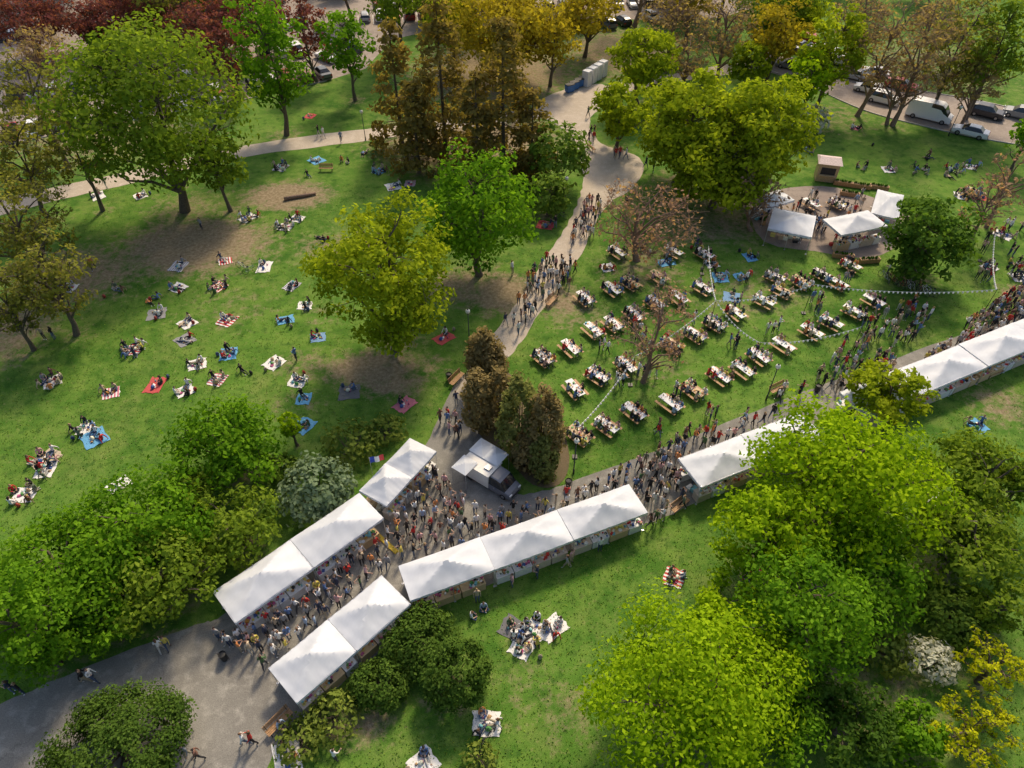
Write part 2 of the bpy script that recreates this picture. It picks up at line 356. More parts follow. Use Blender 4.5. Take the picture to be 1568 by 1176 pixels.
ASPH=surf('worn_asphalt_material',(.20,.19,.17),(.25,.24,.215),(.34,.325,.29),crack=.6)
PATHM=surf('sandy_path_material',(.44,.375,.30),(.50,.43,.35),(.54,.475,.40))
LOTM=surf('glow_tinted_asphalt_material',(.28,.235,.20),(.34,.285,.245),(.39,.335,.29))  # pinkish tone paints the warm far glow into the asphalt
PAVE=surf('terrace_paving_material',(.26,.21,.18),(.31,.26,.22),(.21,.175,.15))
SOILM=surf('soil_bed_material',(.12,.095,.055),(.16,.12,.07),(.09,.10,.045))
z=.006
main=[(-120,1130),(0,1078),(150,1014),(300,957),(345,940),(470,850),(600,745),(650,685),(690,600),(715,575),(735,640),(775,745),(830,752),(900,728),(980,700),(1060,668),(1200,612),(1290,578),(1400,538),(1568,478),(1700,430),(1720,480),(1568,545),(1400,590),(1300,620),(1200,680),(1080,760),(1010,795),(940,815),(800,875),(680,925),(600,985),(520,1050),(455,1100),(420,1150),(370,1230),(200,1260),(-120,1290)]
sheet('asphalt_promenade',main,z,ASPH,6,wob=.06)
pathB=[(700,610),(712,575),(757,510),(800,452),(835,395),(868,345),(888,300),(893,265),(884,225),(862,198),(830,178),(822,160),(850,142),(900,130),(928,132),(922,160),(905,180),(905,200),(925,222),(960,232),(985,250),(972,285),(935,310),(912,340),(895,380),(860,430),(820,490),(790,535),(765,560),(740,610)]
sheet('park_path',pathB,z+.004,PATHM,6,wob=.1)
pathC=[(-60,325),(0,306),(100,283),(200,262),(360,226),(480,207),(575,196),(700,182),(830,166),(845,178),(720,194),(575,214),(480,226),(360,243),(200,281),(100,304),(0,330),(-60,348)]
sheet('park_path',pathC,z+.008,PATHM,6,wob=.08)
pathE=[(920,135),(960,125),(1040,112),(1120,98),(1220,96),(1225,110),(1130,113),(1050,124),(980,136),(925,150)]
sheet('park_path',pathE,z+.012,PATHM,4)
lot=[(-250,260),(-60,232),(60,212),(200,182),(340,160),(500,124),(560,105),(600,60),(700,40),(860,48),(960,30),(1100,28),(1180,5),(1180,-70),(300,-90),(-250,40)]
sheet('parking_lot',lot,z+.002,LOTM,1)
road=[(1180,80),(1310,118),(1400,138),(1500,155),(1650,190),(1800,225),(1800,280),(1650,238),(1500,212),(1400,190),(1320,168),(1230,128),(1150,98)]
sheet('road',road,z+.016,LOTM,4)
terr=[(1150,318),(1185,292),(1260,285),(1330,300),(1392,330),(1378,372),(1330,395),(1250,385),(1170,370)]
sheet('terrace_paving',terr,z+.004,PAVE,3)
bed=[(718,575),(760,560),(800,590),(850,630),(872,700),(856,742),(815,742),(775,700),(740,672),(718,630)]
sheet('soil_bed',bed,z+.02,SOILM,4)
KERB=pm('kerb_stone_material',(.42,.40,.37),.85,var=.2,scale=2)
def kerb(px,h=.12,w=.15,name='kerb'):
    pts=catmull([G2(*p) for p in px],False,6); mb=MB()
    for i in range(len(pts)-1):
        a,b=np.array(pts[i]),np.array(pts[i+1]); d=b-a; L_=np.linalg.norm(d); d/=L_; n=np.array([-d[1],d[0]])*w/2
        vs=[(*(a-n),0),(*(b-n),0),(*(b+n),0),(*(a+n),0)]; vs+=[(x,y,h) for x,y,_ in vs]
        mb.add(vs,[(4,5,6,7),(0,1,5,4),(2,3,7,6)],0)
    obj(name,mb.mesh(name,[KERB]))
kerb([(1150,98),(1230,128),(1320,168),(1400,190),(1500,212),(1650,238),(1800,280)])
kerb([(1180,80),(1310,118),(1400,138),(1500,155),(1650,190),(1800,225)])
kerb([(-250,260),(-60,232),(60,212),(200,182),(340,160),(500,124)])
kerb([(893,265),(884,225),(862,198),(830,178)],.06,.1)
# ground sheet, non-uniform grid
xs=np.concatenate([[-900,-500,-300,-200,-150],np.arange(-110,110.1,.7),[150,200,300,500,900]])
ys=np.concatenate([[-600,-200,-80,-20],np.arange(4,150,.7),[180,240,350,600,1200]])
X,Y=np.meshgrid(xs,ys); nx,ny=len(xs),len(ys)
soil_and_glow=np.zeros_like(X)
def patch(u,v,ru,rv,s,arr):
    cx,cy,t=G(u,v); x1,y1,_=G(u+ru,v); x2,y2,_=G(u,v-rv); rx=abs(x1-cx); ry=abs(y2-cy)
    arr[:]=np.maximum(arr,s*np.clip(1.35-np.sqrt(((X-cx)/rx)**2+((Y-cy)/ry)**2),0,1))
for p in [(300,375,140,52,1.05),(440,300,80,26,1.1),(120,420,130,60,.8),(570,565,95,34,1.0),(600,590,70,25,.85),(770,450,75,40,.95),(20,500,90,80,.8),(470,560,70,35,.6),(720,215,180,55,1.0),(760,110,170,60,.9),(985,410,100,50,.6),(1100,340,140,48,.65),(1000,560,90,40,.5),(1150,450,150,60,.5),(300,975,80,20,.8),(540,1110,90,45,.75),(330,1000,60,20,.7),(870,1090,80,85,.5),(800,1050,60,90,.45),(680,1080,60,30,.65),(1530,620,70,45,.65),(1300,1080,200,90,.65),(450,620,80,32,.45),(880,480,80,35,.58),(1270,180,110,40,.5),(520,380,110,38,.6),(160,210,220,50,.7),(1560,450,50,20,.7),(860,460,60,35,.8),(700,440,75,38,.8),(950,80,130,50,.8),(350,470,130,55,.42),(1420,100,150,60,.6),(500,480,60,30,.45),(650,560,60,30,.6)]:  # bare earth; the far centre lawn patch also paints in warm glow
    patch(p[0],p[1],p[2],p[3],p[4],soil_and_glow)
for (x,y,R,st) in tree_spots:
    soil_and_glow[:]=np.maximum(soil_and_glow,(.62 if st!='open' else .5)*np.clip(1.2-np.hypot(X-x,Y-y)/(R*.8),0,1))
V=np.stack([X,Y,np.zeros_like(X)],-1).reshape(-1,3)
i,j=np.meshgrid(np.arange(ny-1),np.arange(nx-1),indexing='ij'); Q=np.stack([i*nx+j,i*nx+j+1,(i+1)*nx+j+1,(i+1)*nx+j],-1).reshape(-1,4)
m=bpy.data.materials.new('grass_ground_material'); nt,N,L=nodes(m); out=N.new('ShaderNodeOutputMaterial'); b=N.new('ShaderNodeBsdfPrincipled'); b.inputs['Roughness'].default_value=.95; b.inputs['Specular IOR Level'].default_value=.1
g=N.new('ShaderNodeNewGeometry'); at=N.new('ShaderNodeAttribute'); at.attribute_name='soil_and_glow'
def noise(sc,det=5,ro=.6):
    n=N.new('ShaderNodeTexNoise'); n.inputs['Scale'].default_value=sc; n.inputs['Detail'].default_value=det; n.inputs['Roughness'].default_value=ro; L.new(g.outputs['Position'],n.inputs['Vector']); return n.outputs['Fac']
def mr(src,a,b_,c=0,d=1):
    r=N.new('ShaderNodeMapRange'); r.inputs['From Min'].default_value=a; r.inputs['From Max'].default_value=b_; r.inputs['To Min'].default_value=c; r.inputs['To Max'].default_value=d; L.new(src,r.inputs['Value']); return r.outputs[0]
def mix(f,a,b_):
    x=N.new('ShaderNodeMix'); x.data_type='RGBA'; L.new(f,x.inputs[0])
    for s,i_ in((a,6),(b_,7)):
        if isinstance(s,tuple): x.inputs[i_].default_value=(*s,1)
        else: L.new(s,x.inputs[i_])
    return x.outputs[2]
def mth(op,a,b_):
    x=N.new('ShaderNodeMath'); x.operation=op
    for s,i_ in((a,0),(b_,1)):
        if isinstance(s,(int,float)): x.inputs[i_].default_value=s
        else: L.new(s,x.inputs[i_])
    return x.outputs[0]
c=mix(mr(noise(.07,3),.40,.60),(.050,.135,.016),(.10,.205,.028))
c=mix(mr(noise(.5,6,.7),.42,.66),c,(.15,.245,.042))
c=mix(mr(noise(.19,6,.7),.52,.70,0,.65),c,(.21,.255,.07))
c=mix(mr(noise(2.2,5,.7),.56,.72,0,.8),c,(.27,.28,.10))
c=mix(mr(noise(1.1,4),.54,.68,0,.8),c,(.035,.10,.013))
c=mix(mr(noise(.33,5,.65),.54,.68,0,.65),c,(.042,.12,.014))
nz=noise(1.0,8,.75); th=mth('ADD',at.outputs['Fac'],mth('MULTIPLY',mth('SUBTRACT',nz,.5),2.1))
sc_=mix(mr(noise(3,4),.35,.65),(.20,.145,.09),(.34,.265,.18))
c=mix(mr(th,.40,.82,0,.92),c,sc_)
fine=mr(noise(18,3,.7),.3,.7,.6,1.4); vs_=N.new('ShaderNodeVectorMath'); vs_.operation='SCALE'; L.new(c,vs_.inputs[0]); L.new(fine,vs_.inputs['Scale'])
L.new(vs_.outputs[0],b.inputs['Base Color'])
bp=N.new('ShaderNodeBump'); bp.inputs['Strength'].default_value=.6; bp.inputs['Distance'].default_value=.05; L.new(noise(11,4),bp.inputs['Height']); L.new(bp.outputs[0],b.inputs['Normal']); L.new(b.outputs[0],out.inputs[0])
gm=fast_mesh('ground',V,Q,np.zeros(len(Q)),np.zeros(len(Q)),[m]); a=gm.attributes.new('soil_and_glow','FLOAT','POINT'); a.data.foreach_set('value',soil_and_glow.astype(np.float32).ravel()); obj('grass_ground',gm)
def inside(P,poly):
    x,y=P[:,0],P[:,1]; r=np.zeros(len(P),bool); n=len(poly); j=n-1
    for i in range(n):
        xi,yi=poly[i]; xj,yj=poly[j]
        c=((yi>y)!=(yj>y))&(x<(xj-xi)*(y-yi)/(yj-yi+1e-12)+xi); r^=c; j=i
    return r
P=np.stack([RNG.uniform(-50,52,150000),8+72*RNG.uniform(0,1,150000)**1.6],1)
ok=np.ones(len(P),bool)
for pl in POLYS: ok&=~inside(P,pl)
ii=np.clip(np.searchsorted(ys,P[:,1]),0,ny-1); jj=np.clip(np.searchsorted(xs,P[:,0]),0,nx-1); ok&=soil_and_glow[ii,jj]<RNG.uniform(.1,.9,len(P)); P=P[ok]
C=np.stack([P[:,0],P[:,1],RNG.uniform(.02,.05,len(P))],1); Nr=unit(RNG.normal(size=C.shape)*.7+[0,0,.8])
GV,GQ=leaf_quads(C,Nr,.055,RNG)
obj('grass_tufts',fast_mesh('grass_tufts',GV,GQ,np.zeros(len(GQ)),RNG.uniform(0,1,len(GQ))**1.5,[leafmat('grass_blade_material',(.05,.14,.016),(.24,.34,.05),.25)]))
# ------------------------------------------------------------------ people
SKIN=pm('skin_material',(.55,.35,.26),.5,var=.06); SHIRT=pm('shirt_material',(.5,.5,.5),.85,objcol=True,var=.12,scale=14)
PANTS=rampmat('trouser_material',[(.015,.015,.02),(.03,.05,.11),(.02,.02,.025),(.10,.14,.22),(.35,.30,.22),(.05,.05,.06),(.5,.48,.44),(.05,.08,.15)],13.7,.85)
HAIR=rampmat('hair_material',[(.02,.014,.01),(.05,.03,.018),(.10,.06,.03),(.30,.20,.09),(.03,.02,.015),(.14,.07,.03)],31.3,.6)
SHOE=rampmat('shoe_material',[(.7,.7,.68),(.02,.02,.02),(.1,.07,.05),(.5,.5,.5)],7.9,.6); EYE=pm('eye_material',(.02,.015,.012),.3); LIP=pm('lip_material',(.35,.12,.10),.5)
PM=[SKIN,SHIRT,PANTS,HAIR,SHOE,EYE,LIP]
def person_mesh(name,J,sleeve=True,longhair=False,fwd=(0,1,0),slim=1.):
    names=list(J); pos=[J[k] for k in names]; ix={k:i for i,k in enumerate(names)}
    rad={'pelvis':(.145,.115),'belly':(.13,.10),'chest':(.165,.115),'collar':(.12,.085),'neck':(.055,.055),'jaw':(.062,.07),'head':(.078,.092),'crown':(.06,.07)}
    for s in'LR': rad.update({'sh'+s:(.062,.062),'el'+s:(.044,.044),'wr'+s:(.028,.028),'pa'+s:(.038,.022),'hip'+s:(.088,.095),'kn'+s:(.06,.06),'cf'+s:(.055,.055),'an'+s:(.038,.038),'toe'+s:(.042,.03)})
    E=[('pelvis','belly',1),('belly','chest',1),('chest','collar',1),('collar','neck',0),('neck','jaw',0),('jaw','head',0),('head','crown',0)]
    for s in'LR': E+=[('collar','sh'+s,1),('sh'+s,'el'+s,1),('el'+s,'wr'+s,1 if sleeve else 0),('wr'+s,'pa'+s,0),('pelvis','hip'+s,2),('hip'+s,'kn'+s,2),('kn'+s,'cf'+s,2),('cf'+s,'an'+s,2),('an'+s,'toe'+s,4)]
    me=bpy.data.meshes.new('t'); me.from_pydata(pos,[(ix[a],ix[b]) for a,b,_ in E],[]); o=bpy.data.objects.new('t',me); COL.objects.link(o)
    sk=o.modifiers.new('s','SKIN'); sk.use_smooth_shade=True
    for i,k in enumerate(names):
        sv=me.skin_vertices[0].data[i]; r=rad[k]; w=slim if k in('pelvis','belly','chest','collar') else 1.; sv.radius=(r[0]*w,r[1]*w); sv.use_root=(k=='pelvis')
    sb=o.modifiers.new('u','SUBSURF'); sb.levels=1
    dg=bpy.context.evaluated_depsgraph_get(); em=bpy.data.meshes.new_from_object(o.evaluated_get(dg))
    V=[v.co.copy() for v in em.vertices]; Fs=[tuple(p.vertices) for p in em.polygons]
    bpy.data.objects.remove(o); 
    hd=Vector(J['head']); up=(Vector(J['crown'])-Vector(J['jaw'])).normalized(); fw=Vector(fwd); fw=(fw-up*fw.dot(up)).normalized(); rt=fw.cross(up)
    segs=[(Vector(J[a]),Vector(J[b]),m,sum(rad[a]+rad[b])/4,a) for a,b,m in E]
    mb=MB(); mb.v=[tuple(v) for v in V]
    for f in Fs:
        c=sum((V[i] for i in f),Vector())/len(f); best=1e9;bm_=1;ba=''
        for A,B,m_,r,a in segs:
            d=B-A; t=max(0,min(1,(c-A).dot(d)/max(d.length_squared,1e-9))); q=(c-A-d*t).length/r
            if q<best: best=q;bm_=m_;ba=a
        if ba in('jaw','head'):
            q=c-hd
            if q.dot(up)>.045 or (q.dot(fw)<.0 and q.dot(up)>-.07): bm_=3
        mb.f.append(f); mb.m.append(bm_); mb.c.append((1,1,1))
    def hp(a,b_,c_): return hd+rt*a+fw*b_+up*c_
    if longhair:
        mb.tube([hp(0,-.035,.09),hp(0,-.075,.02),hp(0,-.085,-.12),hp(0,-.07,-.26)],[.06,.085,.08,.035],8,3)
    else: mb.tube([hp(0,-.03,.105),hp(0,-.05,.05),hp(0,-.06,-.03)],[.05,.075,.05],8,3)
    mb.tube([hp(0,.075,.03),hp(0,.108,-.012),hp(0,.08,-.02)],[.008,.016,.012],5,0)
    for s in(-1,1):
        mb.ball(hp(.032*s,.082,.022),(.012,.012,.009),5,6,4); mb.tube([hp(.078*s,0,.025),hp(.09*s,-.008,.0),hp(.078*s,0,-.03)],[.01,.018,.01],5,0)
    mb.tube([hp(-.025,.076,-.05),hp(.025,.076,-.05)],[.008,.008],5,6)
    for s,sg in(('L',-1),('R',1)):
        w=Vector(J['wr'+s]); p=Vector(J['pa'+s]); d=(p-w).normalized(); side=d.cross(Vector((0,0,1)) if abs(d.z)<.8 else Vector((1,0,0))).normalized(); nn=d.cross(side)
        for k,Ln in zip(range(4),(.066,.078,.072,.055)):
            b0=p+side*(.027-.018*k); mb.tube([b0,b0+d*Ln*.5+nn*.006,b0+d*Ln*.85+nn*.024],[.010,.009,.007],5,0)
        t0=w+(p-w)*.55+side*.03; mb.tube([t0,t0+side*.028+d*.025,t0+side*.03+d*.06],[.012,.011,.008],5,0)
    return mb.mesh(name,PM,True)
def stand(wy=0,ely=0,arm='down',lean=0,dz=0):
    J={'pelvis':(0,0,.95),'belly':(0,.01+lean*.3,1.10),'chest':(0,lean*.7,1.30),'collar':(0,lean,1.44),'neck':(0,lean+.005,1.51),'jaw':(0,lean*1.2+.02,1.57),'head':(0,lean*1.2+.02,1.65),'crown':(0,lean*1.2+.01,1.72)}
    for s,g_ in(('L',-1),('R',1)):
        J['sh'+s]=(.175*g_,lean,1.42); J['el'+s]=(.225*g_,lean-.03+wy*g_*-.12,1.13); J['wr'+s]=(.235*g_,lean+.05+wy*g_*-.25,.89); J['pa'+s]=(.235*g_,lean+.07+wy*g_*-.28,.81)
        J['hip'+s]=(.09*g_,0,.90); J['kn'+s]=(.10*g_,.03+wy*g_*.2,.50); J['cf'+s]=(.10*g_,0+wy*g_*.28,.38); J['an'+s]=(.10*g_,-.02+wy*g_*.38,.09+(.05 if wy*g_<0 else 0)); J['toe'+s]=(.115*g_,.12+wy*g_*.38,.035)
    if arm=='hold':
        for s,g_ in(('L',-1),('R',1)): J['el'+s]=(.24*g_,.03,1.14); J['wr'+s]=(.10*g_,.27,1.18); J['pa'+s]=(.07*g_,.34,1.2)
    if arm=='one':
        J['elR']=(.25,.04,1.15); J['wrR']=(.18,.26,1.32); J['paR']=(.15,.31,1.38)
    if arm=='reach':
        J['elR']=(.24,.2,1.22); J['wrR']=(.2,.42,1.12); J['paR']=(.19,.5,1.1)
    return J
def sit(kind):
    if kind=='bench' or kind=='bench2':
        l=.10 if kind=='bench' else .2; b=.54
        J={'pelvis':(0,0,b),'belly':(0,.02,b+.15),'chest':(0,l*.7,b+.34),'collar':(0,l,b+.47),'neck':(0,l+.02,b+.54),'jaw':(0,l+.06,b+.60),'head':(0,l+.07,b+.68),'crown':(0,l+.07,b+.75)}
        for s,g_ in(('L',-1),('R',1)):
            J['sh'+s]=(.175*g_,l,b+.45); J['el'+s]=(.25*g_,l+.12,b+.22); J['wr'+s]=(.14*g_,l+.33,b+.26); J['pa'+s]=(.10*g_,l+.41,b+.27)
            J['hip'+s]=(.09*g_,.03,b-.01); J['kn'+s]=(.13*g_,.43,.52); J['cf'+s]=(.13*g_,.44,.40); J['an'+s]=(.13*g_,.40,.09); J['toe'+s]=(.14*g_,.54,.035)
        return J
    if kind=='ground':
        l=-.1; b=.13
        J={'pelvis':(0,0,b),'belly':(0,-.03,b+.15),'chest':(0,l*.7,b+.34),'collar':(0,l,b+.47),'neck':(0,l+.02,b+.54),'jaw':(0,l+.05,b+.60),'head':(0,l+.06,b+.68),'crown':(0,l+.05,b+.75)}
        for s,g_ in(('L',-1),('R',1)):
            J['sh'+s]=(.175*g_,l,b+.45); J['el'+s]=(.26*g_,-.28,b+.2); J['wr'+s]=(.28*g_,-.35,.07); J['pa'+s]=(.28*g_,-.30,.03)
            J['hip'+s]=(.09*g_,.05,b); J['kn'+s]=(.14*g_,.42,.33 if g_>0 else .16); J['cf'+s]=(.14*g_,.55,.26 if g_>0 else .12); J['an'+s]=(.12*g_,.70 if g_>0 else .84,.07); J['toe'+s]=(.13*g_,.84 if g_>0 else .9,.05 if g_>0 else .16)
        return J
    if kind=='cross':
        l=.06; b=.13
        J={'pelvis':(0,0,b),'belly':(0,.01,b+.15),'chest':(0,l*.7,b+.34),'collar':(0,l,b+.46),'neck':(0,l+.03,b+.53),'jaw':(0,l+.07,b+.59),'head':(0,l+.09,b+.66),'crown':(0,l+.09,b+.74)}
        for s,g_ in(('L',-1),('R',1)):
            J['sh'+s]=(.175*g_,l,b+.44); J['el'+s]=(.25*g_,l+.08,b+.2); J['wr'+s]=(.14*g_,l+.27,b+.14); J['pa'+s]=(.10*g_,l+.34,b+.13)
            J['hip'+s]=(.10*g_,.04,b-.01); J['kn'+s]=(.33*g_,.30,.14); J['cf'+s]=(.2*g_,.36,.10); J['an'+s]=(-.04*g_,.36+.06*g_,.07); J['toe'+s]=(-.14*g_,.40+.06*g_,.05)
        return J
    if kind=='kneel':
        l=.12; b=.3
        J={'pelvis':(0,0,b),'belly':(0,.03,b+.15),'chest':(0,l*.7,b+.33),'collar':(0,l,b+.45),'neck':(0,l+.03,b+.52),'jaw':(0,l+.08,b+.58),'head':(0,l+.10,b+.65),'crown':(0,l+.11,b+.73)}
        for s,g_ in(('L',-1),('R',1)):
            J['sh'+s]=(.175*g_,l,b+.43); J['el'+s]=(.24*g_,l+.14,b+.22); J['wr'+s]=(.17*g_,l+.36,b+.1); J['pa'+s]=(.15*g_,l+.43,b+.05)
            J['hip'+s]=(.10*g_,.04,b-.02); J['kn'+s]=(.15*g_,.36,.08); J['cf'+s]=(.14*g_,.2,.07); J['an'+s]=(.11*g_,-.05,.06); J['toe'+s]=(.11*g_,-.18,.05)
        return J
    if kind=='lie':
        J={'pelvis':(0,0,.12),'belly':(0,-.15,.12),'chest':(0,-.35,.13),'collar':(0,-.47,.14),'neck':(0,-.55,.15),'jaw':(0,-.61,.16),'head':(0,-.69,.17),'crown':(0,-.76,.17)}
        for s,g_ in(('L',-1),('R',1)):
            J['sh'+s]=(.175*g_,-.46,.13); J['el'+s]=(.33*g_,-.28,.07); J['wr'+s]=(.2*g_,-.1,.18 if g_>0 else .06); J['pa'+s]=(.13*g_,-.06,.22 if g_>0 else .05)
            J['hip'+s]=(.09*g_,.05,.12); J['kn'+s]=(.12*g_,.42,.38 if g_>0 else .12); J['cf'+s]=(.12*g_,.5,.28 if g_>0 else .10); J['an'+s]=(.12*g_,.6 if g_>0 else .86,.07); J['toe'+s]=(.13*g_,.73 if g_>0 else .92,.05 if g_>0 else .15)
        return J
PE={'stand':[person_mesh('p1',stand(),True,False),person_mesh('p2',stand(arm='hold'),False,True,slim=.88),person_mesh('p3',stand(arm='one',lean=.02),True,True,slim=.9),person_mesh('p4',stand(arm='reach',lean=.08),False,False),person_mesh('p5',stand(wy=.25,arm='hold'),True,False)],
 'walk':[person_mesh('w1',stand(wy=.8,lean=.03),True,False),person_mesh('w2',stand(wy=-.8,lean=.03),False,True,slim=.88),person_mesh('w3',stand(wy=.6,arm='one'),True,True,slim=.9)],
 'bench':[person_mesh('b1',sit('bench')),person_mesh('b2',sit('bench2'),False,True,slim=.9),person_mesh('b3',sit('bench'),False,True,slim=.88),person_mesh('b4',sit('bench2'))],
 'ground':[person_mesh('g1',sit('ground')),person_mesh('g2',sit('cross'),True,True,slim=.9),person_mesh('g3',sit('cross'),False),person_mesh('g4',sit('kneel'),True,True,slim=.9),person_mesh('g5',sit('ground'),False,True,slim=.88)],
 'lie':[person_mesh('l1',sit('lie'),fwd=(0,0,1)),person_mesh('l2',sit('lie'),False,True,fwd=(0,0,1),slim=.9)]}
PN={'stand':'standing_person','walk':'walking_person','bench':'seated_person','ground':'sitting_person','lie':'lying_person'}
SC=[(.02,.02,.022)]*5+[(.75,.75,.74)]*6+[(.05,.06,.1)]*2+[(.12,.2,.4)]*2+[(.3,.3,.31)]*2+[(.5,.4,.28)]*3+[(.5,.04,.03),(.08,.15,.06),(.6,.35,.35),(.35,.45,.6),(.6,.5,.1),(.2,.1,.07),(.15,.18,.12),(.65,.25,.08),(.6,.04,.04)]
NP=[0]
def person(kind,x,y,yaw,parent=None):
    me=random.choice(PE[kind]); NP[0]+=1
    return obj(PN[kind],me,(x,y,.012),yaw,random.uniform(.92,1.04),parent,random.choice(SC))
# ------------------------------------------------------------------ goods / blankets / tables
GOOD=pm('goods_material',(1,1,1),.6,attr='gcol',var=.1); WOOD=pm('wood_material',(.42,.24,.11),.6,var=.3,scale=8); WOODL=pm('pale_wood_material',(.5,.36,.2),.6,var=.25,scale=8)
CLOTHW=pm('white_cloth_material',(.8,.8,.8),.8,var=.05); STEEL=pm('steel_material',(.35,.35,.36),.35,metal=.8); DARKM=pm('dark_metal_material',(.03,.03,.03),.5)
GC=[(.6,.05,.04),(.65,.3,.05),(.7,.6,.15),(.1,.3,.08),(.75,.75,.72),(.4,.25,.12),(.06,.12,.35),(.5,.1,.25),(.03,.03,.03),(.8,.78,.6),(.55,.4,.25),(.2,.5,.55)]
def goods(mb,x0,x1,y0,y1,z,n,mat=0,big=1.):
    for _ in range(n):
        c=random.choice(GC); x=random.uniform(x0,x1);y=random.uniform(y0,y1); k=random.random()
        if k<.45: s=(random.uniform(.1,.3)*big,random.uniform(.1,.25)*big,random.uniform(.05,.22)*big); mb.box((x,y,z+s[2]/2),s,mat,random.uniform(0,3),c,taper=random.uniform(.8,1))
        elif k<.75: r=random.uniform(.03,.07)*big; h=random.uniform(.1,.28)*big; mb.tube([(x,y,z),(x,y,z+h*.6),(x,y,z+h*.75),(x,y,z+h)],[r,r,r*.4,r*.4],7,mat,c)
        else: r=random.uniform(.08,.16)*big; mb.tube([(x,y,z),(x,y,z+.03),(x,y,z+.035)],[r*.6,r,r*.8],9,mat,c if random.random()<.5 else (.8,.8,.78))
def table_mesh():
    mb=MB()
    mb.box((0,0,.735),(2.2,.72,.03),1)
    for yy in(-.3,.3): mb.tube([(-1.12,yy*1.2,.70),(0,yy*1.22,.72),(1.12,yy*1.2,.70)],[.006]*3,4,1)
    for x in(-.85,.85):
        for y in(-.26,.26): mb.tube([(x,y,.72),(x*1.04,y*1.15,.0)],[.018,.018],5,2)
        mb.tube([(x,-.28,.3),(x,.28,.3)],[.012,.012],5,2)
    for y in(-.66,.66):
        mb.box((0,y,.435),(2.2,.26,.03),0)
        for x in(-.85,.85):
            for d in(-.09,.09): mb.tube([(x,y+d,.42),(x*1.04,y+d*1.2,0)],[.014,.014],5,2)
    return mb
TM=[]
for k in range(6):
    mb=table_mesh(); goods(mb,-1,1,-.28,.28,.752,16,3,.7); TM.append(mb.mesh('beer_table',[WOOD,CLOTHW if k%6 else WOODL,STEEL,GOOD],col=True))
t0=G2(880,455); t1=G2(908,475); TYAW=math.atan2(t1[1]-t0[1],t1[0]-t0[0])
TAB=[(895,463),(937,449),(965,440),(1008,430),(832,554),(873,539),(908,512),(938,502),(970,488),(1003,470),(880,602),(914,582),(958,566),(1027,533),(1063,519),(1093,502),(1125,485),(1168,467),(1195,452),(1225,438),(1257,427),(1060,604),(1025,624),(970,637),(928,658),(887,672),(1100,582),(1135,572),(1160,552),(1197,535),(1240,514),(1270,500),(1305,483),(1335,467),(1280,440),(1300,412),(1185,430),(1075,447),(1038,462),(1030,391),(1078,395),(945,392),(1305,370),(1240,318),(1280,318),(1490,300),(1395,412)]
occ=[]
for (u,v) in TAB:
    x,y=G2(u,v); yaw=TYAW+random.uniform(-.16,.16)
    obj('beer_table',random.choice(TM),(x,y,.0 if v!=318 else .014),yaw)
    occ.append((x,y,1.5))
    n=random.choice([3,4,5,6,6,7,8]) if random.random()>.06 else 0
    slots=[(sx,sd) for sx in(-.8,-.27,.27,.8) for sd in(-1,1)]; random.shuffle(slots)
    for sx,sd in slots[:n]:
        lx,ly=sx+random.uniform(-.06,.06),sd*.66
        px=x+lx*math.cos(yaw)-ly*math.sin(yaw); py=y+lx*math.sin(yaw)+ly*math.cos(yaw)
        person('bench',px,py,yaw+(0 if sd<0 else math.pi)+random.uniform(-.25,.25))
def blanket_mat(kind):
    m=bpy.data.materials.new('blanket_%s_material'%kind); nt,N,L=nodes(m); out=N.new('ShaderNodeOutputMaterial'); b=N.new('ShaderNodeBsdfPrincipled'); b.inputs['Roughness'].default_value=.95
    tc=N.new('ShaderNodeTexCoord'); oi=N.new('ShaderNodeObjectInfo'); sp=N.new('ShaderNodeSeparateXYZ'); L.new(tc.outputs['Object'],sp.inputs[0])
    def st(o,sc_):
        a=N.new('ShaderNodeMath'); a.operation='MULTIPLY'; a.inputs[1].default_value=sc_; L.new(o,a.inputs[0]); f=N.new('ShaderNodeMath'); f.operation='FRACT'; L.new(a.outputs[0],f.inputs[0]); g_=N.new('ShaderNodeMath'); g_.operation='GREATER_THAN'; g_.inputs[1].default_value=.5; L.new(f.outputs[0],g_.inputs[0]); return g_.outputs[0]
    mx=N.new('ShaderNodeMix'); mx.data_type='RGBA'; L.new(oi.outputs['Color'],mx.inputs[6]); mx.inputs[7].default_value=(.75,.73,.7,1)
    if kind=='plain': mx.inputs[0].default_value=.05
    elif kind=='striped': L.new(st(sp.outputs[0],3.2),mx.inputs[0])
    else:
        ad=N.new('ShaderNodeMath'); ad.operation='ADD'; L.new(st(sp.outputs[0],4),ad.inputs[0]); L.new(st(sp.outputs[1],4),ad.inputs[1]); hf=N.new('ShaderNodeMath'); hf.operation='MULTIPLY'; hf.inputs[1].default_value=.5; L.new(ad.outputs[0],hf.inputs[0]); L.new(hf.outputs[0],mx.inputs[0])
    L.new(mx.outputs[2],b.inputs['Base Color']); L.new(b.outputs[0],out.inputs[0]); return m
BLM=[blanket_mat('plain'),blanket_mat('plain'),blanket_mat('striped'),blanket_mat('checked')]
BL=[]
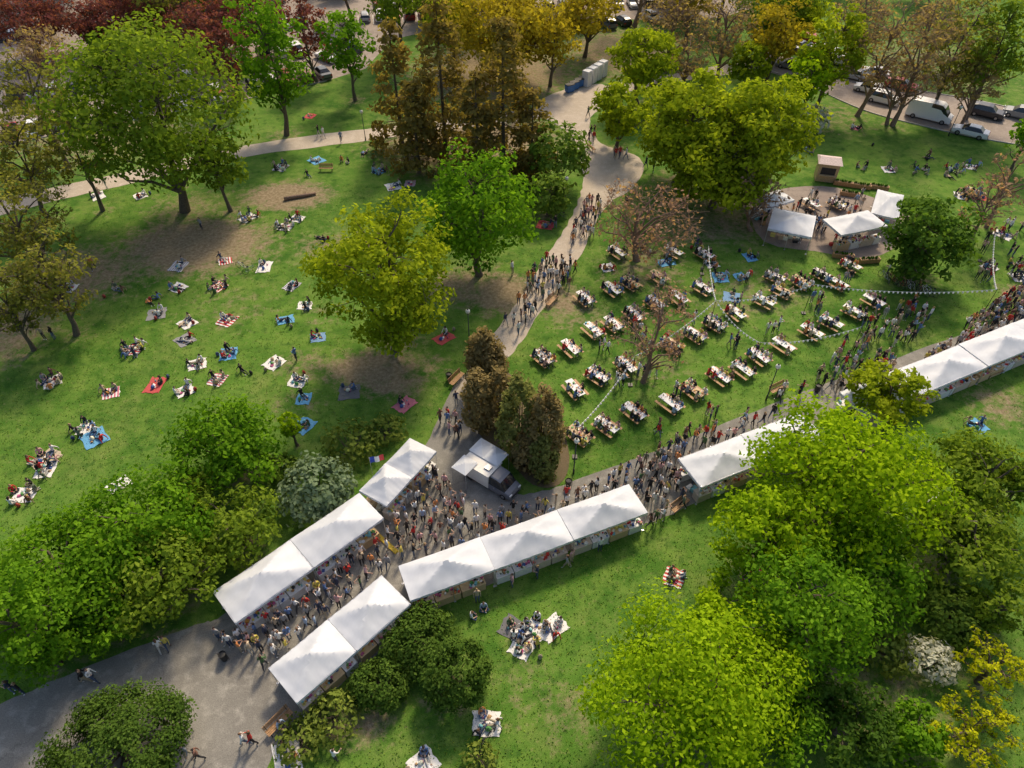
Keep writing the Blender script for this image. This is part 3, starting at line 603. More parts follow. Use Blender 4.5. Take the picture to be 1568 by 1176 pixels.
for k in range(8):
    mb=MB(); n=12; w,h=random.uniform(1.5,2.0),random.uniform(1.3,1.7); vs=[]
    ph=[random.uniform(0,6) for _ in range(6)]
    for j in range(n+1):
        for i in range(n+1):
            a=i/n*2-1; b_=j/n*2-1; ex=1+.05*math.sin(5*b_+ph[0])+.04*math.sin(9*b_+ph[1]); ey=1+.05*math.sin(4*a+ph[2])
            vs.append((a*w/2*ex+.05*b_*math.sin(ph[3]),b_*h/2*ey,.03+.016*math.sin(6*a+ph[4])*math.sin(5*b_+ph[5])+.014*random.random()))
    mb.add(vs,[(j*(n+1)+i,j*(n+1)+i+1,(j+1)*(n+1)+i+1,(j+1)*(n+1)+i) for j in range(n) for i in range(n)],0)
    goods(mb,-.45,.45,-.4,.4,.035,random.choice([6,9,12]),1,.9)
    bx,by=random.uniform(-.5,.5),random.uniform(-.4,.4); c=random.choice(GC); mb.ball((bx,by,.17),(.2,.14,.2),1,8,6,c); mb.tube([(bx-.1,by,.3),(bx,by,.42),(bx+.1,by,.3)],[.012]*3,5,1,c)
    BL.append((mb,k))
BLme=[mb.mesh('picnic_blanket',[BLM[k%4],GOOD],True,True) for mb,k in BL]
BPK=[]
for c in((.02,.02,.025),(.05,.08,.16),(.35,.05,.04),(.3,.26,.18)):
    mb=MB(); mb.ball((0,0,.22),(.17,.12,.24),0,10,8,c); mb.ball((0,.1,.15),(.12,.06,.12),0,8,6,c); mb.tube([(-.04,0,.43),(0,0,.5),(.04,0,.43)],[.01]*3,5,0,c)
    for s in(-1,1): mb.tube([(s*.08,-.08,.4),(s*.1,-.17,.25),(s*.08,-.1,.06)],[.018]*3,5,0,c)
    BPK.append(mb.mesh('backpack',[GOOD],True,True))
BC=[(.75,.74,.72),(.75,.74,.72),(.1,.35,.6),(.08,.1,.2),(.5,.05,.05),(.25,.25,.26),(.15,.3,.5),(.5,.42,.3),(.55,.15,.2),(.12,.12,.13)]
PIC=[(273,408,2,3),(345,400,1,4),(273,441,2,0),(335,439,5,4),(230,461,2,None),(240,481,2,5),(177,447,2,None),(405,409,1,0),(447,438,2,3),(467,468,2,0),(437,490,2,2),(348,491,2,4),(287,495,2,0),(283,521,2,5),(205,536,7,4),(350,542,3,2),(302,558,3,0),(420,556,1,0),(80,584,6,0),(170,602,2,8),(238,590,1,4),(283,599,3,0),(333,582,3,8),(375,575,1,None),(455,585,2,0),(465,611,1,2),(487,517,1,6),(130,657,4,0),(145,671,2,2),(70,703,5,7),(70,720,3,0),(38,758,5,0),(182,743,1,0),(465,652,2,2),(535,601,1,9),(620,620,1,8),(680,518,1,4),(430,257,5,3),(485,246,2,2),(475,272,1,None),(527,251,2,None),(580,263,5,2),(602,286,2,0),(628,281,0,8),(380,334,5,0),(437,348,5,0),(455,335,3,0),(105,441,3,0),(90,412,2,None),(497,365,2,None),(475,178,0,4),(560,236,2,None),(712,180,2,None),(150,300,2,0),(215,300,2,0),
(1032,884,3,4),(820,966,5,0),(800,990,3,0),(845,962,3,0),(790,965,3,9),(745,1108,3,0),(738,945,2,None),(440,1162,2,0),(648,1170,2,0),(1497,653,2,2),(1160,885,2,4),(1230,850,1,0),(1440,770,1,0),
(1320,258,3,None),(1360,260,2,0),(1408,262,4,None),(1460,262,5,None),(1487,256,4,0),(1310,196,2,8),(1133,424,2,2),(1148,394,2,2),(1418,242,2,None),(1470,300,3,0),(1500,303,2,4),(1090,405,3,0),(1103,425,3,2),(1063,378,2,None),(1020,402,3,2),(985,388,2,None),(1330,225,0,None),(1535,360,4,0),(1515,410,3,0),(1555,405,3,None),(1120,455,1,6),(1270,250,2,None),(1240,232,2,None),(835,345,2,4),(1560,425,3,0),(1450,272,2,None),(930,410,2,0)]
for (u,v,n,bc) in PIC:
    x,y=G2(u,v); yw=random.uniform(0,3.14)
    if bc is not None: obj('picnic_blanket',random.choice([BLme[2],BLme[6]] if (bc in(4,8) and random.random()<.5) or u==1032 else ([BLme[3],BLme[7]] if bc in(3,) else BLme[:2]+BLme[4:6])),(x,y,0),yw,random.uniform(.85,1.15),None,BC[bc])
    occ.append((x,y,.9)); a0=random.uniform(0,6.28)
    if random.random()<.6: obj('backpack',random.choice(BPK),(x+random.uniform(-1.3,1.3),y+random.uniform(-1.2,1.2),.01),random.uniform(0,6.28))
    for k in range(n):
        a=a0+6.28*k/max(n,2)*(1 if n>2 else .55)+random.uniform(-.2,.2); r=random.uniform(.55,.8) if n<4 else random.uniform(.8,1.15)
        if n<3 and random.random()<.18: person('lie',x+r*.5*math.cos(a),y+r*.5*math.sin(a),random.uniform(0,6.28))
        else: person('ground',x+r*math.cos(a),y+r*math.sin(a),a+math.pi/2+random.uniform(-.4,.4))
# ------------------------------------------------------------------ tents
TENTW=pm('tent_fabric_material',(.68,.71,.76),.55,var=.05,scale=1.2,transl=.12)
FRAME=pm('tent_frame_material',(.6,.6,.62),.35,metal=.6)
CL=[pm('counter_cloth_material',c,.85,var=.08) for c in((.78,.78,.76),(.6,.5,.4),(.62,.45,.25),(.75,.75,.75),(.75,.74,.72))]
TENTS=[]
def tent(px,nmod,eave=2.25,peak=.95,counters=(1,-1),name='market_tent',vend=3):
    P=[np.array(G2(u,v,eave)) for u,v in px]
    ctr=sum(P)/4; ax=((P[1]-P[0])+(P[2]-P[3]))/2; Ln=np.linalg.norm(ax); ax/=Ln; nr=np.array([-ax[1],ax[0]])
    D=max(2.6,(abs((P[0]-P[3])@nr)+abs((P[1]-P[2])@nr))/2); yaw=math.atan2(ax[1],ax[0])
    e=bpy.data.objects.new(name,None); COL.objects.link(e); e.location=(ctr[0],ctr[1],.012); e.rotation_euler=(0,0,yaw)
    TENTS.append((ctr,ax,nr,Ln,D)); ml=Ln/nmod
    mb=MB(); fr=MB(); ct=MB()
    for m_ in range(nmod):
        cx=-Ln/2+ml*(m_+.5); hx,hy=ml/2-.01,D/2; nx_,ny_=28,16; vs=[]; dz=random.uniform(-.07,.07); p1,p2=random.uniform(0,6),random.uniform(0,6)
        for j in range(ny_+1):
            for i in range(nx_+1):
                a=i/nx_*2-1; b_=j/ny_*2-1; q=1-max(abs(a)*1.0,abs(b_)); q2=q**1.12
                sag=-.09*math.sin(math.pi*min(1,q))*(.5+.5*math.cos(2*math.pi*(a if abs(b_)>abs(a) else b_)))
                edge=-.05*math.cos(math.pi*a/2)*(1 if abs(b_)>.98 else 0)
                wr=.022*math.sin(22*a+9*b_+p1)*math.sin(7*b_+p2)*(1-q)+.012*math.sin(40*a+p2)*math.sin(13*b_+p1)
                vs.append((cx+a*hx,b_*hy,eave+dz+peak*q2+sag+edge+wr))
        mb.add(vs,[(j*(nx_+1)+i,j*(nx_+1)+i+1,(j+1)*(nx_+1)+i+1,(j+1)*(nx_+1)+i) for j in range(ny_) for i in range(nx_)],0)
        ring=[(cx-hx+2*hx*i/nx_,-hy) for i in range(nx_+1)]+[(cx+hx,-hy+2*hy*i/ny_) for i in range(1,ny_+1)]+[(cx+hx-2*hx*i/nx_,hy) for i in range(1,nx_+1)]+[(cx-hx,hy-2*hy*i/ny_) for i in range(1,ny_)]
        n=len(ring); vs=[];
        for i,(x,y) in enumerate(ring):
            ed=-.05*math.cos(math.pi*(x-cx)/hx/2) if abs(abs(y)-hy)<1e-6 else 0
            k=1.0+.006*math.sin(i*1.7); vs.append((x,y*1.002,eave+dz+ed)); vs.append((cx+(x-cx)*1.0,y*(1.004*k),eave+dz-.24+.03*math.sin(i*2.1)))
        mb.add(vs,[(2*i,2*i+1,2*((i+1)%n)+1,2*((i+1)%n)) for i in range(n)],0)
        for x in(cx-hx+.05,cx+hx-.05)+((cx,) if ml>4.5 else ()):
            for y in(-hy+.05,hy-.05):
                fr.tube([(x,y,0),(x,y,eave)],[.025,.025],6,0); fr.box((x,y,.01),(.14,.14,.02),0)
        for y in(-hy+.05,hy-.05): fr.tube([(cx-hx,y,eave-.06),(cx+hx,y,eave-.06)],[.018,.018],5,0)
        for x in(cx-hx+.05,cx+hx-.05): fr.tube([(x,-hy,eave-.06),(x,hy,eave-.06)],[.018,.018],5,0)
        fr.tube([(cx,0,eave+peak*.3),(cx,0,eave+peak*.94)],[.025,.02],6,0)
        for sx in(-1,1):
            for sy in(-1,1): fr.tube([(cx+sx*(hx-.05),sy*(hy-.05),eave-.3),(cx,0,eave+.35*peak)],[.014,.014],4,0)
        for sd in counters:
            k=0; x=cx-hx+.15
            while x<cx+hx-.9:
                w=random.uniform(1.2,1.9); w=min(w,cx+hx-.15-x); y=sd*(hy-.42); cm=random.randrange(1,6)
                ct.box((x+w/2,y,.40),(w-.04,.72,.80),cm,0,(1,1,1),.985); ct.box((x+w/2,y,.82),(w,.78,.035),cm)
                goods(ct,x+.12,x+w-.12,y-.28,y+.28,.84,int(w*11),0); x+=w+.06
        for k in range(6):
            x=cx+random.uniform(-hx+.4,hx-.4); y=random.uniform(-.35,.35); ct.box((x,y,.17),(.5,.36,.34),0,random.uniform(-.3,.3),random.choice(GC))
        for k in range(vend):
            lx,ly=cx+random.uniform(-hx+.4,hx-.4),random.uniform(-.35,.35); q=ctr+ax*lx+nr*ly
            person('stand',q[0],q[1],yaw+random.choice([0,math.pi])+random.uniform(-.4,.4))
    for nm,b_,mats in(('roof',mb,[TENTW]),('frame',fr,[FRAME]),('counter',ct,[GOOD]+CL)):
        me=b_.mesh(nm,mats,nm=='roof',True); o=obj(nm,me,parent=e)
        if nm=='roof':
            try: me.set_sharp_from_angle(angle=math.radians(24))
            except Exception: pass
    return e
tent([(328,908),(548,752),(590,795),(356,952)],2)
tent([(550,752),(628,672),(668,690),(592,776)],2,peak=.9)
tent([(408,1022),(585,882),(628,922),(456,1078)],2)
tent([(610,866),(965,742),(990,785),(628,922)],3)
tent([(1040,698),(1228,632),(1262,668),(1072,750)],2)
tent([(1292,598),(1640,458),(1662,500),(1322,640)],4)
tent([(1187,317),(1254,331),(1240,362),(1173,349)],1,peak=.8,counters=(1,))
tent([(1262,336),(1330,322),(1358,347),(1285,361)],1,peak=.9,counters=(-1,))
tent([(1345,291),(1386,299),(1374,336),(1332,325)],1,peak=.9,counters=(1,))
tent([(1150,305),(1195,292),(1215,306),(1172,320)],1,peak=.7,counters=(1,))
def in_tent(x,y,mg=.15):
    for c_,ax,nr,Ln,D in TENTS:
        d=np.array([x,y])-c_
        if abs(d@ax)<Ln/2+mg and abs(d@nr)<D/2+mg: return True
    return False
placed=[]
def crowd(px,n,kind=('stand','stand','walk'),sep=.5,pair=True):
    poly=np.array([G2(*p) for p in px]); lo,hi=poly.min(0),poly.max(0); k=0; tr=0
    while k<n and tr<n*60:
        tr+=1; p=np.array([random.uniform(lo[0],hi[0]),random.uniform(lo[1],hi[1])])
        if not inside(p[None],poly)[0] or in_tent(*p): continue
        if any((p[0]-q[0])**2+(p[1]-q[1])**2<sep*sep for q in placed) or any((p[0]-q[0])**2+(p[1]-q[1])**2<q[2]**2 for q in occ): continue
        if any(t_[3] in('bush','column') and (p[0]-t_[0])**2+(p[1]-t_[1])**2<(t_[2]*.9)**2 for t_ in tree_spots): continue
        yw=random.uniform(0,6.28); placed.append(p); person(random.choice(kind),p[0],p[1],yw); k+=1
        if pair:
            for _ in range(random.choice([0,1,1,2,3])):
                an=yw+random.uniform(-.9,.9); q=p+np.array([math.cos(an),math.sin(an)])*random.uniform(.5,.75)
                if inside(q[None],poly)[0] and not in_tent(*q) and not any((q[0]-r[0])**2+(q[1]-r[1])**2<.18 for r in placed):
                    placed.append(q); person(random.choice(kind),q[0],q[1],yw+random.choice([0,2.6])); k+=1
for fu,fv in((742,722),(772,748)): q=G2(fu,fv); occ.append((q[0],q[1],1.7))
crowd([(605,800),(655,715),(700,760),(745,790),(800,785),(900,755),(960,735),(960,750),(800,815),(700,850),(615,860)],90,sep=.7)
crowd([(350,985),(470,900),(592,815),(612,868),(570,892),(405,1030)],60,sep=.7)
crowd([(880,758),(960,725),(1015,690),(1060,660),(1050,735),(1010,785),(920,775)],60,sep=.65)
crowd([(1040,680),(1180,625),(1180,650),(1060,700)],14)
crowd([(770,500),(800,445),(830,402),(890,405),(880,440),(835,470),(795,515)],50)
crowd([(865,385),(900,310),(935,310),(905,370)],26,('walk','walk','stand'))
crowd([(880,260),(890,190),(970,250),(950,290)],9,('walk',))
crowd([(1235,590),(1300,520),(1340,480),(1400,460),(1425,500),(1380,570),(1300,610)],78,sep=.6)
crowd([(1400,560),(1568,468),(1600,480),(1430,565)],56)
crowd([(1470,505),(1568,440),(1568,470),(1490,520)],34)
crowd([(870,690),(900,460),(1200,420),(1400,420),(1250,600),(1000,680)],46,('stand','stand','walk'),1.)
crowd([(1490,430),(1500,350),(1568,350),(1568,450)],18)
crowd([(640,690),(700,600),(720,640),(700,700)],6)
crowd([(1175,300),(1340,300),(1370,370),(1200,370)],30)
crowd([(1000,800),(1030,760),(1060,770),(1020,800)],5)
crowd([(640,960),(1000,800),(1040,800),(760,920)],7)
for (u,v,k) in [(455,553,'stand'),(145,413,'walk'),(250,998,'walk'),(260,993,'walk'),(135,1045,'walk'),(148,1043,'walk'),(38,1062,'stand'),(25,1060,'stand'),(258,1105,'walk'),(378,1140,'walk'),(390,1138,'walk'),(292,1158,'walk'),(308,1162,'walk'),(523,219,'walk'),(489,210,'walk'),(496,211,'walk'),(70,520,'stand'),(85,520,'stand'),(675,648,'walk'),(687,645,'walk'),(703,665,'walk'),(850,350,'stand'),(900,180,'walk'),(515,1165,'stand'),(338,980,'stand'),(355,990,'stand'),(1190,505,'stand'),(1180,640,'walk'),(1197,604,'stand'),(50,295,'stand'),(165,290,'walk'),(1000,262,'walk'),(988,258,'walk'),(310,352,'stand'),(785,420,'stand')]:
    x,y=G2(u,v); person(k,x,y,random.uniform(0,6.28))
# ------------------------------------------------------------------ vehicles
CARP=pm('car_paint_material',(.5,.5,.5),.28,objcol=True,var=.02,spec=.6); GLASS=pm('car_glass_material',(.02,.025,.03),.08,spec=.8); TYRE=pm('tyre_material',(.02,.02,.02),.85); HUB=pm('hub_material',(.4,.4,.42),.3,metal=.8); LAMPW=pm('headlamp_material',(.7,.7,.68),.2); LAMPR=pm('tail_lamp_material',(.4,.02,.02),.3); TRIM=pm('trim_material',(.03,.03,.03),.6)
def car_mesh(name,st,w,wheels,rw=.68):
    mb=MB(); vs=[];n=12
    for (y,be,tp,k) in st:
        ww=w*k; r=rw if tp-be>.1 else .88
        rr=[(ww*.86,.2),(ww,.36),(ww,be*.72),(ww*.97,be),(w*r*k,tp-.03 if tp-be>.1 else tp),(w*r*k*.85,tp+.01)]
        for x,z in rr: vs.append((x,y,z))
        for x,z in rr[::-1]: vs.append((-x,y,z))
    for i in range(len(st)-1):
        c0=st[i][2]-st[i][1]>.1; c1=st[i+1][2]-st[i+1][1]>.1
        for j in range(n):
            j2=(j+1)%n; m_=0
            if j in(3,7) and (c0 or c1): m_=1
            if j in(4,5,6) and c0!=c1: m_=1
            mb.add([vs[i*n+j],vs[i*n+j2],vs[(i+1)*n+j2],vs[(i+1)*n+j]],[(0,1,2,3)],m_)
    for i in(0,len(st)-1): mb.add([vs[i*n+j] for j in range(n)],[tuple(range(n))],0)
    for y in wheels:
        for s in(-1,1):
            mb.tube([(s*w*.80,y,.32),(s*w*1.01,y,.32)],[.33,.33],14,2); mb.tube([(s*w*1.0,y,.32),(s*w*1.025,y,.32)],[.2,.18],10,3)
    y0,y1=st[0][0],st[-1][0]
    for s in(-1,1):
        mb.box((s*w*.7,y1-.03,st[-2][1]-.08),(.34,.12,.13),4); mb.box((s*w*.78,y0+.03,st[1][1]-.18),(.22,.1,.2),5); mb.box((s*w*1.08,.55*y1*.6,.98),(.16,.12,.1),0)
    mb.box((0,y1+.01,.42),(w*1.2,.06,.16),6); mb.box((0,y0-.01,.4),(w*1.3,.06,.14),6)
    me=mb.mesh(name,[CARP,GLASS,TYRE,HUB,LAMPW,LAMPR,TRIM]); return me
CARS=[car_mesh('hatch',[(-2.05,.6,.62,.9),(-2.0,.9,.93,.96),(-1.8,.95,1.3,1),(-1.3,.95,1.46,1),(0,.93,1.48,1),(.45,.92,1.42,1),(1.15,.9,.93,1),(1.8,.8,.83,.96),(2.05,.62,.64,.86)],.88,(-1.25,1.25)),
 car_mesh('sedan',[(-2.3,.6,.62,.88),(-2.25,.9,.93,.95),(-1.6,.96,.99,1),(-1.05,.94,1.40,1),(-.3,.93,1.44,1),(.35,.92,1.40,1),(1.1,.9,.93,1),(2.0,.78,.81,.96),(2.3,.6,.62,.84)],.90,(-1.35,1.4)),
 car_mesh('suv',[(-2.3,.7,.72,.92),(-2.25,1.0,1.04,.97),(-2.0,1.05,1.5,1),(-1.4,1.05,1.66,1),(0,1.03,1.68,1),(.5,1.02,1.6,1),(1.15,1.02,1.06,1),(2.0,.95,.98,.97),(2.3,.7,.72,.88)],.94,(-1.4,1.4),.74)]
def van_mesh():
    me=car_mesh('van',[(-3.0,.8,.83,.96),(-2.98,1.9,2.3,.98),(-2.6,2.0,2.5,1),(0,2.0,2.55,1),(1.3,1.9,2.5,1),(1.75,1.5,2.2,1),(2.45,1.15,1.2,.98),(2.9,.95,.98,.94),(3.0,.7,.72,.88)],1.0,(-1.9,2.0),.9)
    for p in me.polygons:
        if p.material_index==1 and p.center.y<.6: p.material_index=0
    return me
VAN=van_mesh()
CC=[(.8,.8,.8)]*5+[(.02,.02,.02)]*3+[(.45,.46,.48)]*4+[(.12,.13,.14)]*2+[(.4,.03,.03)]*2+[(.05,.08,.2),(.3,.1,.05),(.5,.48,.42)]
def car(x,y,yaw,me=None,col=None,name='parked_car'):
    return obj(name,me or random.choice(CARS),(x,y,.02),yaw,1,None,col or random.choice(CC))
def row(p0,p1,sp=2.7,skip=.12,off=0.):
    a,b_=np.array(G2(*p0)),np.array(G2(*p1)); d=b_-a; L_=np.linalg.norm(d); d/=L_; yw=math.atan2(d[1],d[0]); t=0
    while t<L_:
        if random.random()>skip: p=a+d*t; car(p[0]+random.uniform(-.1,.1),p[1]+random.uniform(-.2,.2),yw+off+(math.pi if random.random()<.4 else 0)+random.uniform(-.04,.04))
        t+=sp
row((-120,235),(60,200)); row((60,200),(335,150)); row((335,150),(500,115)); row((-100,170),(330,105)); row((330,105),(500,75)); row((-60,120),(480,35)); row((500,92),(560,70))
row((560,30),(700,22)); row((580,5),(760,-2)); row((700,28),(900,32)); row((840,12),(1080,5)); row((560,-25),(1100,-30)); row((0,60),(500,-10))
row((930,40),(1000,30),3.); row((1180,62),(1240,80),2.8)
mb=MB()
for (p0,p1) in [((-120,235),(60,200)),((60,200),(335,150)),((335,150),(500,115)),((560,30),(700,22)),((700,28),(900,32))]:
    a,b_=np.array(G2(*p0)),np.array(G2(*p1)); d=b_-a; L_=np.linalg.norm(d); d/=L_; yw=math.atan2(d[1],d[0]); t=-1.35
    while t<L_: p=a+d*t; mb.box((p[0],p[1],.012),(.1,4.8,.004),0,yw); t+=2.7
obj('parking_bay_markings',mb.mesh('parking_bay_markings',[pm('road_paint_material',(.7,.7,.68),.7,var=.2,scale=3)]))
ra,rb=G2(1310,135),G2(1500,180); ryaw=math.atan2(rb[1]-ra[1],rb[0]-ra[0])-math.pi/2
x,y=G2(1420,182); car(x,y,ryaw,VAN,(.82,.82,.82),'delivery_van')
for (u,v,c) in [(1483,207,(.8,.8,.8)),(1508,178,(.03,.03,.04)),(1350,157,(.75,.75,.75)),(1378,135,(.35,.03,.03)),(1338,116,(.7,.7,.7)),(1328,141,(.75,.75,.74)),(1305,120,(.5,.5,.52)),(1210,105,(.2,.2,.22)),(1290,100,(.6,.6,.6)),(1560,180,(.3,.3,.3)),(1590,215,(.05,.05,.06)),(1260,80,(.7,.7,.7)),(1230,65,(.4,.03,.03))]:
    x,y=G2(u,v); car(x,y,ryaw+random.choice([0,math.pi]),None,c)
# food truck
ft=bpy.data.objects.new('food_truck',None); COL.objects.link(ft); ft.scale=(.82,.82,.82)
a,b_=G2(725,715),G2(775,745); fy=math.atan2(b_[1]-a[1],b_[0]-a[0]); x,y=G2(757,741); ft.location=(x,y,.012); ft.rotation_euler=(0,0,fy-math.pi/2)
obj('cab',car_mesh('cab',[(-.2,1.1,2.0,.96),(0,1.1,2.1,1),(1.0,1.1,2.1,1),(1.35,1.1,2.0,1),(1.9,1.05,1.1,.98),(2.35,.9,.95,.94),(2.5,.65,.68,.88)],.98,(1.7,),.82),parent=ft,color=(.16,.17,.20))
mb=MB(); mb.box((0,-1.5,1.3),(2.1,3.1,1.7),0); mb.box((0,-1.5,2.2),(2.2,3.3,.1),0); mb.box((-1.055,-1.5,1.55),(.03,2.3,.8),1); mb.box((-1.25,-1.5,1.1),(.4,2.4,.04),2); mb.box((0,-1.5,.4),(1.9,3.0,.12),1)
for s in(-1,1): mb.tube([(s*.8,-2.2,.33),(s*1.03,-2.2,.33)],[.33,.33],14,1)
mb.box((.2,-.5,2.33),(.6,.6,.15),2)
goods(mb,-1.35,-1.15,-2.5,-.5,1.12,14,3)
obj('body',mb.mesh('body',[pm('truck_white_material',(.74,.72,.68),.4,var=.04),TRIM,STEEL,GOOD],col=True),parent=ft)
mb=MB()
for sgn in(-1,1):
  for cy in(-2.45,-.75):
    if sgn>0 and cy>-1: continue
    n=10; vs=[]
    for j in range(n+1):
        for i in range(n+1):
            a_=i/n*2-1;b2=j/n*2-1; q=1-max(abs(a_),abs(b2)); vs.append((sgn*1.3+a_*.95,cy+b2*.85,2.36+.35*q))
    mb.add(vs,[(j*(n+1)+i,j*(n+1)+i+1,(j+1)*(n+1)+i+1,(j+1)*(n+1)+i) for j in range(n) for i in range(n)],0)
    for sx in(-1,1): mb.tube([(sgn*2.2,cy+sx*.82,0),(sgn*2.22,cy+sx*.82,2.36)],[.02,.02],6,1)
obj('awning',mb.mesh('awning',[TENTW,FRAME]),parent=ft)
# ------------------------------------------------------------------ street furniture
LGLOBE=pm('lamp_globe_material',(.8,.78,.7),.3,var=.02); GREENM=pm('lamp_post_material',(.04,.05,.045),.5)
mb=MB(); mb.tube([(0,0,0),(0,0,.5),(0,0,.55),(0,0,3.7)],[.09,.08,.05,.04],8,0); mb.tube([(0,0,3.7),(0,0,3.78)],[.1,.12],10,0); mb.ball((0,0,4.0),(.22,.22,.24),1,12,8); mb.tube([(0,0,4.22),(0,0,4.3)],[.1,.02],8,0)
LP=mb.mesh('street_lamp',[GREENM,LGLOBE],True)
for u,v in[(719,527),(1173,612),(865,320),(878,725),(1452,208),(90,300),(560,215),(1560,430),(640,200)]:
    x,y=G2(u,v); obj('street_lamp',LP,(x,y,.01))
mb=MB()
for k in range(4): mb.box((0,-.18+.12*k,.45),(1.8,.09,.035),0)
for k in range(3): mb.box((0,.27+.03*k,.58+.13*k),(1.8,.03,.1),0)
for x in(-.75,.75):
    mb.box((x,0,.41),(.06,.5,.05),1); mb.tube([(x,-.2,0),(x,-.18,.41)],[.03,.025],6,1); mb.tube([(x,.2,0),(x,.22,.42),(x,.35,.92)],[.03,.025,.02],6,1)
BEN=mb.mesh('park_bench',[WOOD,DARKM])
for u,v,r in[(430,1110,.9),(845,465,1.0),(1040,778,.7),(1190,600,.5),(700,585,1.0),(500,262,0),(1520,575,.4),(905,230,2)]:
    x,y=G2(u,v); obj('park_bench',BEN,(x,y,.012),r)
x,y=G2(430,1112); person('bench',x,y,.9+math.pi)
mb=MB(); mb.tube([(0,0,.08),(0,0,.75),(0,0,.8)],[.2,.25,.24],12,0,cap=False); mb.tube([(0,0,.08),(0,0,.1)],[.2,.2],12,0); mb.tube([(0,0,.72),(0,0,.74)],[.24,.1],12,1)
for s in(-1,1): mb.tube([(s*.27,0,0),(s*.27,0,.9)],[.02,.02],6,0)
BIN=mb.mesh('litter_bin',[DARKM,TRIM])
for u,v in[(688,582),(1192,607),(870,745),(345,1010),(960,310),(1250,600)]: x,y=G2(u,v); obj('litter_bin',BIN,(x,y,.012))
mb=MB(); mb.tube([(-1.9,0,.22),(-.6,.08,.25),(.7,0,.23),(1.9,.12,.2)],[.24,.22,.2,.16],10,0); mb.tube([(.6,0,.35),(.8,.3,.6)],[.07,.04],6,0); x,y=G2(460,303)
obj('fallen_log',mb.mesh('fallen_log',[BARK2],True),(x,y,0),.35)
mb=MB(); mb.box((0,0,1.1),(1.1,1.1,2.2),0); mb.box((0,0,2.25),(1.2,1.2,.1),1,taper=.9); mb.box((0,-.56,1.05),(.8,.03,1.85),1); mb.tube([(.4,.4,2.2),(.4,.4,2.5)],[.05,.05],8,1)
TO=mb.mesh('portable_toilet',[pm('toilet_wall_material',(.75,.76,.78),.5),pm('toilet_door_material',(.6,.62,.66),.5)])
for k in range(4):
    x,y=G2(898+8*k,131-5*k); obj('portable_toilet',TO,(x,y,.02),.9)
mb=MB(); mb.box((0,0,.62),(1.2,.8,1.0),0,taper=1.08); mb.box((0,0,1.16),(1.32,.9,.1),1)
for sx in(-1,1):
    for sy in(-1,1): mb.ball((sx*.45,sy*.3,.09),(.09,.04,.09),1)
CO=mb.mesh('recycling_container',[pm('blue_plastic_material',(.03,.14,.42),.5),TRIM])
for k in range(4): x,y=G2(872+7*k,141-4*k); obj('recycling_container',CO,(x,y,.02),.6)
def bike():
    mb=MB()
    for cx in(-.52,.52):
        ps=[(cx+.34*math.cos(t),0,.35+.34*math.sin(t)) for t in np.linspace(0,2*math.pi,17)]; mb.tube(ps,[.02]*17,5,0,cap=False)
        for t in np.linspace(0,math.pi,5)[:-1]: mb.tube([(cx+.33*math.cos(t),0,.35+.33*math.sin(t)),(cx-.33*math.cos(t),0,.35-.33*math.sin(t))],[.004]*2,3,2)
    for a_,b2 in[((-.52,0,.35),(-.1,0,.32)),((-.1,0,.32),(.38,0,.78)),((-.1,0,.32),(-.22,0,.85)),((-.22,0,.80),(.36,0,.85)),((-.52,0,.35),(-.22,0,.8)),((.52,0,.35),(.36,0,.98))]: mb.tube([a_,b2],[.018,.018],6,1)
    mb.box((-.23,0,.9),(.26,.13,.06),0,taper=.7); mb.tube([(.28,-.27,1.0),(.36,0,.98),(.28,.27,1.0)],[.014]*3,6,0)
    return mb.mesh('bicycle',[TYRE,CARP,STEEL])
BK=bike()
for k in range(13):
    x,y=G2(1352+6*k,428+2*k+random.uniform(-2,2)); obj('bicycle',BK,(x,y,.0),1.7+random.uniform(-.3,.3),1,None,random.choice(CC))
for u,v in[(385,418),(372,412),(745,1135),(860,335)]: x,y=G2(u,v); obj('bicycle',BK,(x,y,0),random.uniform(0,3),1,None,random.choice(CC))
mb=MB(); mb.tube([(0,0,0),(0,0,3.6)],[.02,.015],6,0)
for k in range(3):
    vs=[(.02+.35*k+.35*i/3,.05*math.sin(3*(k+i/3)),z_) for z_ in(2.9,3.55) for i in range(4)]; mb.add(vs,[(i,i+1,i+5,i+4) for i in range(3)],1,[(.02,.06,.4),(.8,.8,.8),(.6,.03,.04)][k])
x,y=G2(575,745); obj('tricolour_flag',mb.mesh('flag',[FRAME,GOOD],col=True),(x,y,0),.3)
mb=MB(); mb.box((0,0,1.2),(2.4,2.0,2.4),0); 
mb.add([(-1.45,-1.25,2.41),(1.45,-1.25,2.41),(1.45,1.25,2.41),(-1.45,1.25,2.41),(-1.2,0,2.85),(1.2,0,2.85)],[(0,1,5,4),(1,2,5),(2,3,4,5),(3,0,4),(3,2,1,0)],1)
mb.box((0,-1.02,1.45),(1.7,.04,.9),2); mb.box((0,-1.25,1.0),(1.9,.4,.05),0)
x,y=G2(1262,273); obj('kiosk_hut',mb.mesh('kiosk',[WOODL,pm('kiosk_roof_material',(.62,.50,.46),.7),TRIM]),(x,y,.014),-.25)
mb=MB(); mb.box((0,0,.28),(2.2,.5,.5),0); mb.box((0,0,.54),(2.0,.36,.04),1)
for k in range(26): mb.box((random.uniform(-.95,.95),random.uniform(-.15,.15),.66),(.14,.1,.2),2,random.uniform(0,3),taper=.3)
PL=mb.mesh('wooden_planter',[WOOD,SOILM,LM['green']])
for u,v,r in[(1290,284,-.3),(1318,288,-.3),(1345,290,-.3),(1300,300,-.3),(1330,402,.1),(1290,395,-.2),(1170,338,1.2)]: x,y=G2(u,v); obj('wooden_planter',PL,(x,y,.012),r)
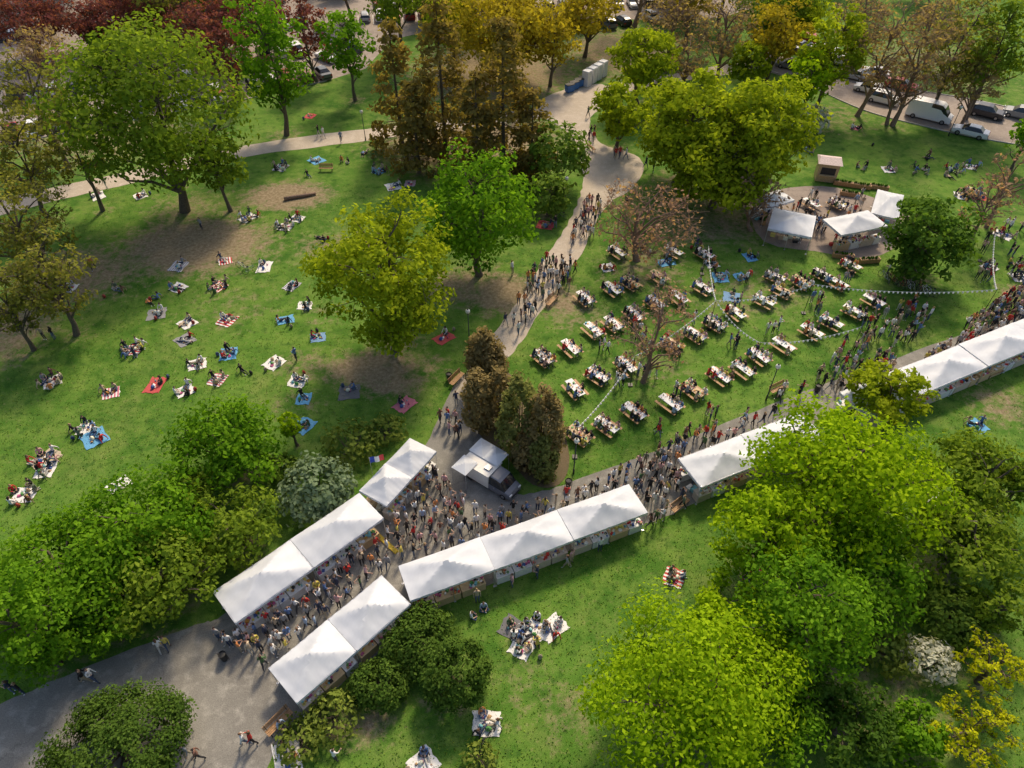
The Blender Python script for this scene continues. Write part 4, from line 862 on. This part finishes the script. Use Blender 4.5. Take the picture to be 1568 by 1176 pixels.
mb=MB(); mb.box((0,0,.05),(2.2,.35,.08),0,taper=.95); x,y=G2(593,833); obj('cable_ramp',mb.mesh('cable_ramp',[pm('yellow_material',(.7,.5,.05),.6)]),(x,y,.012),-.75)
PEN=pm('pennant_material',(.85,.85,.82),.7)
poles=set()
def garland(p,q,h=3.6,name='bulb_garland'):
    a,b_=Vector((*G2(*p),h)),Vector((*G2(*q),h)); n=max(10,int((b_-a).length/.42)); mb=MB(); pts=[]
    for i in range(n+1):
        t=i/n; v=a.lerp(b_,t); v.z-=1.0*4*t*(1-t)*.6; pts.append(v)
    mb.tube(pts,[.015]*len(pts),4,1)
    for v in pts[1:-1]: mb.ball((v.x,v.y,v.z-.11),(.09,.09,.11),1,6,4)
    obj(name,mb.mesh(name,[TRIM,PEN]))
    for k in(p,q):
        if k not in poles:
            poles.add(k); m2=MB(); m2.tube([(0,0,0),(0,0,h+.1)],[.035,.025],8,0); m2.box((0,0,.05),(.4,.4,.1),0); x,y=G2(*k); obj('garland_pole',m2.mesh('garland_pole',[DARKM]),(x,y,0))
garland((880,700),(965,590)); garland((1085,505),(1150,570)); garland((965,590),(1085,505)); garland((1150,570),(1300,545)); garland((1230,480),(1500,488)); garland((1085,505),(1230,480)); garland((1500,488),(1500,400)); garland((1085,505),(1075,420))
# ------------------------------------------------------------------ light, world, camera
w=bpy.data.worlds.new('World'); scene.world=w; w.use_nodes=True; nt=w.node_tree; bg=nt.nodes['Background']
sky=nt.nodes.new('ShaderNodeTexSky'); sky.sky_type='NISHITA'; sky.sun_disc=False; EL=math.radians(47); sky.sun_elevation=EL; sky.sun_rotation=math.radians(16); sky.dust_density=4.0; sky.air_density=1.0
nt.links.new(sky.outputs[0],bg.inputs[0]); bg.inputs[1].default_value=.15
ld=bpy.data.lights.new('sun','SUN'); ld.energy=3.4; ld.angle=math.radians(8); ld.color=(1,.82,.57)
lo=bpy.data.objects.new('sun',ld); COL.objects.link(lo); lo.rotation_euler=(-(math.pi/2-EL),0,math.radians(-16))
cd=bpy.data.cameras.new('camera'); cd.sensor_width=36; cd.lens=36*F/1568; cd.clip_end=3000; cd.clip_start=.5
co=bpy.data.objects.new('camera',cd); COL.objects.link(co); co.location=(0,0,CAMH); co.rotation_euler=(math.pi/2-TH,0,0); scene.camera=co
scene.view_settings.view_transform='Standard'; scene.view_settings.look='None'; scene.view_settings.exposure=0
print('PEOPLE',NP[0],'OBJECTS',len(bpy.data.objects))
